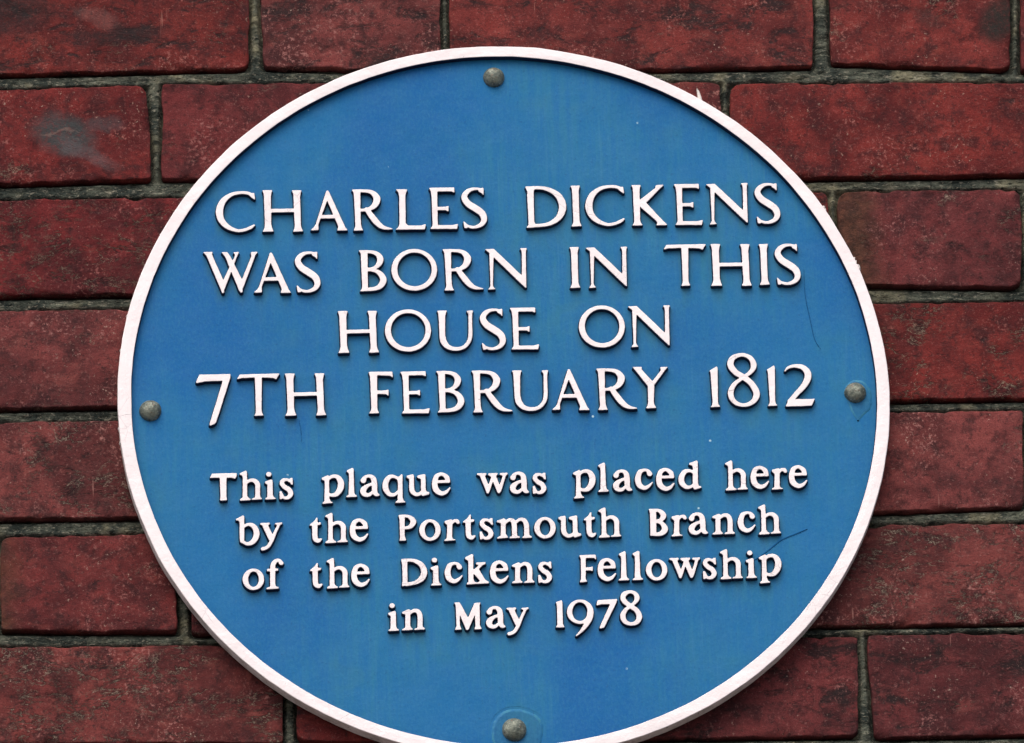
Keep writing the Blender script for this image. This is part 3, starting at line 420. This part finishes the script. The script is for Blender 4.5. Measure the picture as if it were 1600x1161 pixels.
def outline(shapes, h=.26, soft=2, rough=0.0, seed=0):
    allp = []
    for s in shapes: allp += [q[:2] for q in (s[1:] if s[0] != 'O' else s[1])]
    allp = np.array(allp); lo = allp.min(0)-4; hi = allp.max(0)+4
    X, Z = np.meshgrid(np.arange(lo[0], hi[0], h), np.arange(lo[1], hi[1], h), indexing='ij')
    F = np.full(X.shape, 1e9)
    for s in shapes:
        if s[0] == 'P': d = sd_poly(X, Z, s[1:])
        elif s[0] == 'O': d = np.maximum(sd_poly(X, Z, s[1]), -sd_poly(X, Z, s[2]))
        else: d = sd_stroke(X, Z, s[1:], s[0] == 'C')
        F = np.minimum(F, d)
    F = blur(F, soft)
    if rough: F = F+rough*fbm(X/1.9, Z/1.9, seed, 2)
    F = np.where(np.abs(F) < 1e-6, 1e-6, F)
    gx, gz = np.gradient(F, h)
    I, J = np.nonzero((np.signbit(F[:-1, :-1]) != np.signbit(F[1:, :-1])) | (np.signbit(F[:-1, :-1]) != np.signbit(F[:-1, 1:])) | (np.signbit(F[1:, 1:]) != np.signbit(F[1:, :-1])) | (np.signbit(F[1:, 1:]) != np.signbit(F[:-1, 1:])))
    nxt = {}; pt = {}
    def ep(a, b):
        key = (a, b) if a < b else (b, a)
        if key not in pt:
            fa, fb = F[key[0]], F[key[1]]; t = fa/(fa-fb)
            pt[key] = (lo[0]+h*(key[0][0]+t*(key[1][0]-key[0][0])), lo[1]+h*(key[0][1]+t*(key[1][1]-key[0][1])),
                       gx[key[0]]*(1-t)+gx[key[1]]*t, gz[key[0]]*(1-t)+gz[key[1]]*t)
        return key
    for i, j in zip(I.tolist(), J.tolist()):
        c = [(i, j), (i+1, j), (i+1, j+1), (i, j+1)]
        cr = []
        for k in range(4):
            a, b = c[k], c[(k+1) % 4]
            ia, ib = F[a] < 0, F[b] < 0
            if ia != ib: cr.append((ep(a, b), ia))
        starts = [e for e, ia in cr if ia]; ends = [e for e, ia in cr if not ia]
        if len(starts) == 1: nxt[starts[0]] = ends[0]
        elif len(starts) == 2:
            o = [e for e, _ in cr]
            for e, ia in cr:
                if ia: nxt[e] = o[(o.index(e)+1) % 4]
    loops = []; seen = set()
    for k0 in list(nxt):
        if k0 in seen: continue
        L = []; k = k0
        while k in nxt and k not in seen: seen.add(k); L.append(pt[k]); k = nxt[k]
        if len(L) > 8:
            L = np.array(L); n = L[:, 2:]/np.maximum(np.hypot(L[:, 2], L[:, 3])[:, None], 1e-6)
            q = L[:, :2].copy()
            for _ in range(2):
                q = .5*q+.25*(np.roll(q, 1, 0)+np.roll(q, -1, 0)); n = .5*n+.25*(np.roll(n, 1, 0)+np.roll(n, -1, 0))
            keep = [0]
            for a in range(1, len(q)):
                if np.hypot(*(q[a]-q[keep[-1]])) > h*.75: keep.append(a)
            loops.append((q[keep], n[keep]))
    return loops
def area(q): return .5*np.sum(q[:, 0]*np.roll(q[:, 1], -1)-np.roll(q[:, 0], -1)*q[:, 1])
def inside(p, q):
    c = False
    for a, b in zip(q, np.roll(q, -1, 0)):
        if (a[1] > p[1]) != (b[1] > p[1]) and p[0] < (b[0]-a[0])*(p[1]-a[1])/(b[1]-a[1])+a[0]: c = not c
    return c
def relief_mesh(name, shapes, y_top, y_base, bevel=.35, draft=.45, cap_mi=0, side_mi=1, bev_mi=None, **kw):
    """raised piece: flat top at y_top, rounded edge, slightly sloping sides down to y_base (mm)"""
    loops = outline(shapes, **kw)
    V = []; Fc = []; mi = []; sm = []
    H = y_base-y_top
    prof = [(-bevel, 0), (-bevel*.45, bevel*.16), (-bevel*.1, bevel*.55), (.02, bevel*1.15), (draft*.5, H*.6), (draft, H)]
    rings = []
    for q, n in loops:
        base = len(V); m = len(q)
        for off, dy in prof: V += [((q[i, 0]+n[i, 0]*off)*.001, (y_top+dy)*.001, (q[i, 1]+n[i, 1]*off)*.001) for i in range(m)]
        a = area(q); rings.append((q, base, m, a))
        for k in range(len(prof)-1):
            for i in range(m):
                j = (i+1) % m
                Fc.append((base+k*m+i, base+(k+1)*m+i, base+(k+1)*m+j, base+k*m+j)); mi.append((cap_mi if bev_mi is None else bev_mi) if k < 3 else side_mi); sm.append(True)
    sgn = 1 if max(rings, key=lambda r: abs(r[3]))[3] > 0 else -1
    outer = [r for r in rings if r[3]*sgn > 0]; holes = [r for r in rings if r[3]*sgn < 0]
    if sgn < 0: Fc = [f[::-1] for f in Fc]
    for r in outer:
        hs = [h_ for h_ in holes if inside(h_[0][0], r[0])]
        polys = []; idx = []
        for rr in [r]+hs:
            polys.append([Vector((V[rr[1]+i][0]*1000, V[rr[1]+i][2]*1000, 0)) for i in range(rr[2])]); idx += list(range(rr[1], rr[1]+rr[2]))
        for tri in tessellate_polygon(polys):
            t3 = [idx[k] for k in tri]
            a, b, c = (V[k] for k in t3)
            cr = (b[0]-a[0])*(c[2]-a[2])-(c[0]-a[0])*(b[2]-a[2])
            if cr < 0: t3 = t3[::-1]          # counter-clockwise seen from -y
            Fc.append(tuple(t3)); mi.append(cap_mi); sm.append(False)
    return mesh(name, V, Fc, sm, mi)

# ------------------------------------------------------------------ the brick wall
WALL_Y = 13.0                                # brick faces, mm behind the plaque's front
wall = bpy.data.objects.new('brick_wall', None); COL.objects.link(wall)
WZ = ZC-.95; wall.location = (0, .02, WZ)
wall['label'] = 'weathered dark red brick wall with grey green mortar joints behind the plaque'; wall['category'] = 'wall'

def in_view(b):
    xs = [p[0] for p in b]; zs = [p[1] for p in b]
    return max(xs) > -315 and min(xs) < 325 and max(zs) > -240 and min(zs) < 275
rng = random.Random(4)
rows = {}
for b in BRICKS: rows.setdefault(round((b[0][1]+8)/72), []).append(b)
ROWZ = {k: (np.mean([b[0][1] for b in r]), np.mean([b[3][1] for b in r])) for k, r in rows.items()}
ALL = list(BRICKS)
def add_row(zt, zb, x, stretcher, step, xend):
    while (x < xend) if step > 0 else (x > xend):
        L = (218 if stretcher else 109)+rng.uniform(-2, 2); g_ = rng.uniform(5.5, 8)
        x0, x1 = (x, x+L) if step > 0 else (x-L, x)
        j = [rng.uniform(-1.2, 1.2) for _ in range(4)]
        ALL.append([(x0, zt+j[0]), (x1, zt+j[1]), (x1, zb+j[2]), (x0, zb+j[3])])
        x = x1+g_ if step > 0 else x0-g_; stretcher = not stretcher
for k, r in rows.items():
    r.sort(key=lambda b: b[0][0]); zt, zb = ROWZ[k]
    add_row(r[-1][1][1], r[-1][2][1], r[-1][1][0]+7, (r[-1][1][0]-r[-1][0][0]) < 160, 1, 980)
    add_row(r[0][0][1], r[0][3][1], r[0][0][0]-7, (r[0][1][0]-r[0][0][0]) < 160, -1, -980)
ztop = max(z[0] for z in ROWZ.values()); zbot = min(z[1] for z in ROWZ.values())
for i in range(6):
    off = -960-(i % 2)*168
    add_row(ztop+8+64+i*72, ztop+8+i*72, off, i % 2 == 0, 1, 980)
    add_row(zbot-8-i*72, zbot-8-64-i*72, off, i % 2 == 1, 1, 980)

def brick_mesh(b, seed, fine):
    (ax_, az_), (bx, bz), (cx, cz), (dx, dz) = b
    W = ((bx-ax_)+(cx-dx))/2; Hh = ((az_-dz)+(bz-cz))/2
    ox, oz = (ax_+bx+cx+dx)/4, (az_+bz+cz+dz)/4
    e = [0, .2, .5, 1.1, 2.2, 3.8] if fine else [0, .8, 2.4]; st = 2.6 if fine else 14
    def ax1(L):
        n = max(2, int((L-2*e[-1])/st)); mid = list(np.linspace(e[-1], L-e[-1], n))
        return np.array(e[:-1]+mid+[L-q for q in e[:-1]][::-1])
    U = ax1(W); Vv = ax1(Hh); u, v = np.meshgrid(U, Vv, indexing='ij')
    eu = np.minimum(u, W-u); ev = np.minimum(v, Hh-v); ed = np.minimum(eu, ev)
    # rounded corners, each with its own radius
    rr = random.Random(seed)
    x = u.copy(); z = v.copy()
    for sx in (0, 1):
        for sz in (0, 1):
            r = rr.choice([2.0, 3.0, 4.0, 5.5, 7])
            a = r-(u if sx == 0 else W-u); c = r-(v if sz == 0 else Hh-v); m = (a > 0) & (c > 0)
            mx = np.maximum(a, c); hy = np.hypot(a, c); k = np.where(m, mx/np.maximum(hy, 1e-6), 1)
            na, nc = r-a*k, r-c*k
            x = np.where(m, na if sx == 0 else W-na, x); z = np.where(m, nc if sz == 0 else Hh-nc, z)
    s_ = x/W; t_ = z/Hh
    X = (1-s_)*((1-t_)*dx+t_*ax_)+s_*((1-t_)*cx+t_*bx)-ox
    Z = (1-s_)*((1-t_)*dz+t_*az_)+s_*((1-t_)*cz+t_*bz)-oz
    near = np.exp(-ed/5)
    X = X+near*(fbm(X/11, Z/11, seed, 3)*.95+fbm(X/2.6+7, Z/2.6, seed+4, 2)*.3); Z = Z+near*(fbm(X/9+50, Z/9, seed+9, 3)*1.05+fbm(X/2.6, Z/2.6, seed+3, 2)*.34)
    R = .65+.35*fbm(X/14, Z/14, seed+20, 2)
    q = np.clip(R-ed, 0, None); Y = R-np.sqrt(np.clip(R*R-q*q, 0, None))
    Y = Y+np.clip(fbm(X/8, Z/8, seed+30, 3)-.14, 0, 1)*np.exp(-ed/2.6)*6.5
    Y = Y+.45*fbm(X/28, Z/28, seed+40, 3)+.12*fbm(X/4, Z/4, seed+50, 3)+np.clip(fbm(X/6, Z/4, seed+60, 2)-.42, 0, 1)*2.4
    Y = Y+rr.uniform(-.8, .8)+(s_-.5)*rr.uniform(-1, 1)
    n, m = X.shape
    V = np.stack([X, Y, Z], -1).reshape(-1, 3)
    F = [(i*m+j, (i+1)*m+j, (i+1)*m+j+1, i*m+j+1) for i in range(n-1) for j in range(m-1)]
    ring = [(i, 0) for i in range(n)]+[(n-1, j) for j in range(1, m)]+[(i, m-1) for i in range(n-2, -1, -1)]+[(0, j) for j in range(m-2, 0, -1)]
    rid = [i*m+j for i, j in ring]; base = len(V); K = len(rid)
    back = V[rid].copy(); back[:, 1] = 16; V = np.vstack([V, back])
    F += [(rid[(i+1) % K], rid[i], base+i, base+(i+1) % K) for i in range(K)]
    F.append(tuple(range(base+K-1, base-1, -1)))
    return mesh('brick', V*.001, F, [True]*(len(F)-1)+[False]), (ox, oz)

BM = [brick_material('red_brick', scars=.35, soot=.25, light=1.05), brick_material('fissured_red_brick', scars=1.0, soot=.45),
      brick_material('sooty_red_brick', scars=.2, soot=1.05), brick_material('bright_red_brick', scars=.2, soot=.1, light=1.2)]
B_GREY = brick_material('red_brick_with_grey_patch', scars=.1, soot=.15, light=1.1,
    grey=[(GREY_PATCH[0]*.001+.2506+.000, .0, .020, .0135, .20, .92, (.042, .054, .056)), (.016, -.0125, .018, .0060, .50, .5, (.105, .090, .095)), (.027, .006, .012, .0045, .2, .55, (.065, .06, .065)), (-.002, .001, .011, .0009, -.12, .5, (.20, .13, .11))])
SPECIAL = {}     # nearest measured brick centre -> material
def near(x, z): return min(range(len(BRICKS)), key=lambda i: (np.mean([p[0] for p in BRICKS[i]])-x)**2+(np.mean([p[1] for p in BRICKS[i]])-z)**2)
DARK = brick_material('dark_skinned_brick', scars=.5, soot=1.25, light=.95, grey=[(-.035, .012, .022, .018, .2, .8, (.020, .017, .018)), (.017, .004, .012, .006, .3, .22, (.22, .13, .12)), (.030, -.008, .030, .006, -.1, .6, (.022, .017, .018))])
STAIN = brick_material('red_brick_with_black_stain', scars=.3, soot=.3, light=1.05, grey=[(.049, -.002, .012, .015, -.3, .92, (.018, .020, .018)), (.004, .0, .012, .006, .4, .6, (.03, .018, .018))])
SPECIAL.update({0: DARK, 1: BM[2], 2: BM[2], 3: STAIN, 6: B_GREY, 7: BM[0], 8: BM[3], 9: BM[0]})
SPECIAL[10] = brick_material('fissured_red_brick_lime_veins', scars=1.25, soot=.2, light=1.1)
SPECIAL[13] = brick_material('red_brick_with_ochre_end', ochre=-.052+.012, scars=.3, soot=.35, light=1.05)
SPECIAL[17] = BM[1]; SPECIAL[15] = brick_material('red_brick_with_brown_corner', ochre=-.026, scars=.35, soot=.3)
SPECIAL[19] = BM[1]; SPECIAL[20] = BM[1]; SPECIAL[23] = BM[3]
SPECIAL[26] = brick_material('dark_brick_with_ochre_end', ochre=-.052, scars=.4, soot=.35)
SPECIAL[29] = brick_material('deeply_scarred_red_brick', scars=1.2, soot=.5, light=.95)
SPECIAL[30] = brick_material('scratched_fissured_brick', scars=1.3, soot=.55, light=.95)
for i, b in enumerate(ALL):
    fine = in_view(b)
    me, (ox, oz) = brick_mesh(b, 100+i*7, fine)
    mt = SPECIAL.get(i, BM[rng.choice([0, 0, 1, 2, 3])])
    o = link('brick', me, mt, wall, (ox*.001, WALL_Y*.001-.02, oz*.001+ZC-WZ))
    if i == 6: o['label'] = 'red brick with a smeared grey patch'
    if i == 13: o['label'] = 'red brick with a brown ochre left end'

def mortar():
    V = []; F = []
    def patch(x0, x1, z0, z1, h, hole=None, drop=0.0):
        nx = int((x1-x0)/h)+1; nz = int((z1-z0)/h)+1
        X, Z = np.meshgrid(np.linspace(x0, x1, nx), np.linspace(z0, z1, nz), indexing='ij')
        D = np.full(X.shape, 30.)
        hx, hz = (x1-x0)/(nx-1), (z1-z0)/(nz-1)
        for b in ALL:
            xs = [p[0] for p in b]; zs = [p[1] for p in b]
            i0 = max(0, int((min(xs)-14-x0)/hx)); i1 = min(nx, int((max(xs)+14-x0)/hx)+2)
            j0 = max(0, int((min(zs)-14-z0)/hz)); j1 = min(nz, int((max(zs)+14-z0)/hz)+2)
            if i0 >= i1 or j0 >= j1: continue
            x = X[i0:i1, j0:j1]; z = Z[i0:i1, j0:j1]
            D[i0:i1, j0:j1] = np.minimum(D[i0:i1, j0:j1], sd_poly(x, z, b))
        bead = np.clip((D+.3)/3.2, 0, 1); bead = bead*bead*(3-2*bead)
        Y = WALL_Y+8.0-5.0*bead+drop
        Y = Y-bead*(1.0*fbm(X/18+.3*fbm(X/9, Z/9, 3, 2), Z/1.9, 41, 2)+.9*fbm(X/16, Z/5, 7, 3)+.75*fbm(X/3.4, Z/2.4, 17, 3)+.4*fbm(X/1.6, Z/1.3, 27, 2))
        Y = np.where(D < -2.5, WALL_Y+10, Y)
        base = len(V); V.extend(zip((X*.001).ravel(), (Y*.001-.02).ravel(), (Z*.001+ZC-WZ).ravel()))
        Dc = np.minimum(np.minimum(D[:-1, :-1], D[1:, 1:]), np.minimum(D[1:, :-1], D[:-1, 1:]))
        Xc = (X[:-1, :-1]+X[1:, 1:])/2; Zc = (Z[:-1, :-1]+Z[1:, 1:])/2
        ok = np.maximum(np.maximum(D[:-1, :-1], D[1:, 1:]), np.maximum(D[1:, :-1], D[:-1, 1:])) > -4
        if hole: ok &= ~((Xc > hole[0]) & (Xc < hole[1]) & (Zc > hole[2]) & (Zc < hole[3]))
        I, J = np.nonzero(ok)
        for i, j in zip(I.tolist(), J.tolist()):
            a = base+i*nz+j; F.append((a, a+nz, a+nz+1, a+1))
    core = (-318, 328, -245, 280)
    patch(*core, .95)
    patch(-985, 985, -680, 715, 3.2, hole=(core[0]+2, core[1]-2, core[2]+2, core[3]-2), drop=.25)
    me = mesh('mortar', V, F, True)
    link('mortar', me, M_MORTAR, wall)
    v = [(-.985, .0, -.68), (.985, .0, -.68), (.985, .0, .715), (-.985, .0, .715)]
    v = [(a, (WALL_Y+12)*.001-.02+dy, c+ZC-WZ) for dy in (0, .1) for a, _, c in v]
    link('wall_core', mesh('wall_core', v, [(0, 1, 2, 3), (7, 6, 5, 4), (0, 4, 5, 1), (1, 5, 6, 2), (2, 6, 7, 3), (3, 7, 4, 0)], False), M_MORTAR, wall)
mortar()

# ------------------------------------------------------------------ the plaque
R0 = 229.0; PLATE_Y = 4.2
BZ = ZC-.229
plaque = bpy.data.objects.new('plaque', None); COL.objects.link(plaque); plaque.location = (0, .01, BZ)
plaque['label'] = 'round blue plaque with white rim and raised white lettering, bolted to the brick wall'; plaque['category'] = 'plaque'
def on_plaque(name, me, mats, x=0, z=0, dy=0):
    return link(name, me, mats, plaque, (x*.001, -.01+dy*.001, (z+R0)*.001))

def rim():
    N = 360; th = np.arange(N)/N*2*math.pi
    #      radius offset, y, wobble share
    prof = [(-1.2, 11.5, .3), (.1, 9.0, 1), (.25, 5.0, 1), (.1, .7, 1), (.0, .22, 1), (-.35, .0, .9), (-4.2, -.05, .3), (-7.5, .0, .8), (-7.75, .2, .8), (-7.85, .6, .8), (-8.15, PLATE_Y+.4, .8)]
    wo = -.10*np.abs(fbm(np.cos(th)*110, np.sin(th)*110, 13, 2))+.38*fbm(np.cos(th)*9+30, np.sin(th)*9, 3, 3)+.14*fbm(np.cos(th)*45, np.sin(th)*45+9, 5, 2)
    wi = .30*fbm(np.cos(th)*8+70, np.sin(th)*8, 8, 3)+.16*fbm(np.cos(th)*50, np.sin(th)*50+2, 6, 2)
    thin = 7.75-np.interp(np.degrees(th), [0, 45, 90, 135, 180, 225, 270, 315, 360], [7.5, 7.1, 6.7, 7.2, 8.1, 6.9, 7.2, 7.7, 7.5])
    V = []
    for k, (dr, y, w) in enumerate(prof):
        wob = (wo if k < 6 else wi)*w
        r = R0+dr+wob+(thin if k >= 7 else 0); V += list(zip(r*np.cos(th)*.001, np.full(N, y*.001)+.00012*fbm(th*20, th*0+k, 4, 2), r*np.sin(th)*.001))
    F = []; mi = []
    for k in range(len(prof)-1):
        for i in range(N):
            j = (i+1) % N; F.append((k*N+i, (k+1)*N+i, (k+1)*N+j, k*N+j)); mi.append(1 if k < 4 else (0 if k < 8 else 2))
    # chips along the lower outer edge are left to the paint; orient outward
    F = [f[::-1] for f in F]
    on_plaque('rim', mesh('rim', V, F, [k in (3, 4, 7) for k in range(len(prof)-1) for _ in range(N)], mi), [M_WHITE, M_EDGE, M_SIDE])
def runoff_map():
    n = 480; X, Z = np.meshgrid(np.arange(n)-240., np.arange(n)-240., indexing='ij'); M = np.zeros((n, n))
    for row in TEXT.values():
        for e in row:
            if e is None: continue
            g_, x, z = e; sh = GLYPHS[g_]
            pp = np.array([q[:2] for s in sh for q in (s[1:] if s[0] != 'O' else s[1])])
            i0, j0 = int(x+pp[:, 0].min()+238), int(z+pp[:, 1].min()+238); i1, j1 = int(x+pp[:, 0].max()+243), int(z+pp[:, 1].max()+243)
            xs, zs = X[i0:i1, j0:j1]-x, Z[i0:i1, j0:j1]-z; D = np.full(xs.shape, 9.)
            for s in sh:
                if s[0] == 'P': d = sd_poly(xs, zs, s[1:])
                elif s[0] == 'O': d = np.maximum(sd_poly(xs, zs, s[1]), -sd_poly(xs, zs, s[2]))
                else: d = sd_stroke(xs, zs, s[1:], s[0] == 'C')
                D = np.minimum(D, d)
            M[i0:i1, j0:j1] = np.maximum(M[i0:i1, j0:j1], np.clip(.5-D, 0, 1))
    near_ = blur(M, 5); fall = np.zeros_like(M); cur = M.copy()
    for k in range(1, 17):
        cur = np.roll(M, -k, axis=1); fall += cur*(1-k/17)
    fall = blur(fall/4.0, 5)
    return np.clip(near_*1.3+fall*.55, 0, 1)
def plate():
    N = 640; rs = [0]+list(np.linspace(3, R0-5.4, 105)); V = [(0, PLATE_Y*.001, 0)]; F = []
    for r in rs[1:]:
        a = np.arange(N)/N*2*math.pi; x = r*np.cos(a); z = r*np.sin(a)
        y = PLATE_Y+.28*fbm(x/60, z/60, 11, 3)*min(1, (R0-r)/30)
        V += list(zip(x*.001, y*.001, z*.001))
    for i in range(N): F.append((0, 1+i, 1+(i+1) % N))
    for k in range(len(rs)-2):
        for i in range(N): F.append((1+k*N+i, 1+(k+1)*N+i, 1+(k+1)*N+(i+1) % N, 1+k*N+(i+1) % N))
    b = len(V); a = np.arange(N)/N*2*math.pi; r = R0-5.4
    V += list(zip(r*np.cos(a)*.001, np.full(N, .011), r*np.sin(a)*.001)); k = len(rs)-2
    for i in range(N): F.append((1+k*N+i, b+i, b+(i+1) % N, 1+k*N+(i+1) % N))
    F.append(tuple(b+i for i in range(N-1, -1, -1)))
    me = mesh('plate', V, F, [True]*(len(F)-1)+[False])
    R = runoff_map(); P = np.array(V)*1000; ix = np.clip((P[:, 0]+240), 0, 478.9); iz = np.clip((P[:, 2]+240), 0, 478.9)
    i, j = ix.astype(int), iz.astype(int); fx, fz = ix-i, iz-j
    val = R[i, j]*(1-fx)*(1-fz)+R[i+1, j]*fx*(1-fz)+R[i, j+1]*(1-fx)*fz+R[i+1, j+1]*fx*fz
    me.attributes.new('runoff', 'FLOAT', 'POINT').data.foreach_set('value', val.astype(np.float32))
    on_plaque('plate', me, M_BLUE)
rim(); plate()

def nice(n): return n[1:] if len(n) > 1 else n
LINE_WORDS = {1: 'first', 2: 'second', 3: 'third', 4: 'fourth', 5: 'fifth', 6: 'sixth', 7: 'seventh', 8: 'last'}
GM = {}
rng = random.Random(12)
for ln, row in TEXT.items():
    for e in row:
        if e is None: continue
        n, x, z = e
        if n not in GM:
            GM[n] = relief_mesh('digit' if nice(n).isdigit() else 'letter', GLYPHS[n], 1.2, PLATE_Y+.35, rough=.09, seed=len(GM), bevel=.24, draft=.75, h=.23, soft=1)
            for m in (M_WHITE, M_SIDE): GM[n].materials.append(m)
        ch = nice(n); dg = ch.isdigit()
        o = on_plaque('digit' if dg else 'letter', GM[n], [], x, z)
        o.rotation_euler = (0, rng.uniform(-.006, .006), 0); s = 1+rng.uniform(-.006, .006); o.scale = (s, 1, s)
        o['label'] = 'raised white %s %s in the %s line' % ('figure' if dg else ('capital letter' if ch.isupper() else 'small letter'), ch, LINE_WORDS[ln])

def dome(seed, r=6.6, h=5.2):
    N = 40; K = 12; V = []; F = []
    prof = [(r*math.sin(a), h*math.cos(a)) for a in np.linspace(.0001, math.pi/2, K)]
    prof += [(r*.97, -1.5)]
    for k, (q, y) in enumerate(prof):
        a = np.arange(N)/N*2*math.pi; w = 1+.025*fbm(np.cos(a)*2+seed, np.sin(a)*2+k*.2, seed, 2)
        V += list(zip(q*w*np.cos(a)*.001, np.full(N, -y*.001), q*w*np.sin(a)*.001))
    for k in range(len(prof)-1):
        for i in range(N): F.append((k*N+i, (k+1)*N+i, (k+1)*N+(i+1) % N, k*N+(i+1) % N))
    return mesh('bolt', V, F, True)
for i, (x, z) in enumerate(BOLTS):
    on_plaque('bolt', dome(i+1, (6.4, 6.6, 6.5, 7.2)[i]), M_BOLT, x, z, PLATE_Y)
def smooth_closed(pts, n=6):
    q = catmull([(a, b, 1) for a, b in pts], True, n); return [(float(a), float(b)) for a, b, _ in q[:-1]]
for nm, pts in (('paint_run', DRIP_RIGHT), ('paint_run', DRIP_BOTTOM)):
    me = relief_mesh(nm, [['P']+smooth_closed(pts)], PLATE_Y-.38, PLATE_Y+.25, bevel=3.0, draft=.5, side_mi=1, bev_mi=1, h=.5, soft=3, rough=.35)
    on_plaque(nm, me, [M_RUN, M_PALE])
for s in SCRATCHES:
    me = relief_mesh('scratch', [['S']+[(x, z, (.6 if s is SCRATCHES[0] else .24) if 0 < i < len(s)-1 else .15) for i, (x, z) in enumerate(s)]], PLATE_Y-.36, PLATE_Y+.3, bevel=.05, draft=.05, side_mi=0, h=.22, soft=0)
    on_plaque('scratch', me, M_SCRATCH)

# curled flakes of white paint along the rim's outer edge
rf = random.Random(8)
pts = [(x, z, 1.0) for x, z in FLAKES]
for k in range(46):
    a = rf.uniform(0, 2*math.pi); pts.append((R0*math.cos(a), R0*math.sin(a), .38))
for i, (x, z, sc) in enumerate(pts):
    a = math.atan2(z, x); n = np.array((math.cos(a), math.sin(a))); t = np.array((-n[1], n[0]))
    L = rf.uniform(3, 8)*sc; Wd = rf.uniform(.9, 1.8)*sc; lean = rf.uniform(-.6, .6)
    if i == 6: L, Wd, lean = 3.6, 8.5, .85
    if i == 11: L, Wd = 6, 3.5
    if i in (12, 13): L, Wd = 7, 3.0
    K = 7; V = []
    for u in range(K):
        for v in range(4):
            s = u/(K-1)-.5; ht = Wd*(1-abs(2*s)**2.5)*rf.uniform(.35, 1.15) if v else -.5
            f = v/3; p = n*(R0-.5+ht*f)+t*(s*L+lean*ht*f)
            V.append((p[0]*.001, (1.6+1.4*f*f+.3*math.sin(6*s))*.001, p[1]*.001))
    F = [(u*4+v, u*4+v+1, u*4+v+5, u*4+v+4) for u in range(K-1) for v in range(3)]
    me = mesh('paint_flake', V, F, True); o = on_plaque('paint_flake', me, M_EDGE)
    md = o.modifiers.new('thickness', 'SOLIDIFY'); md.thickness = .0004

# ------------------------------------------------------------------ unseen ground sheet, added below the frame to bounce light up
v = [(-60, -60, 0), (60, -60, 0), (60, 60, 0), (-60, 60, 0)]
g = link('bounce_pavement', mesh('bounce_pavement', v, [(0, 1, 2, 3)], False), plain('grey_bounce_paving', (.17, .165, .155)))
g['kind'] = 'structure'
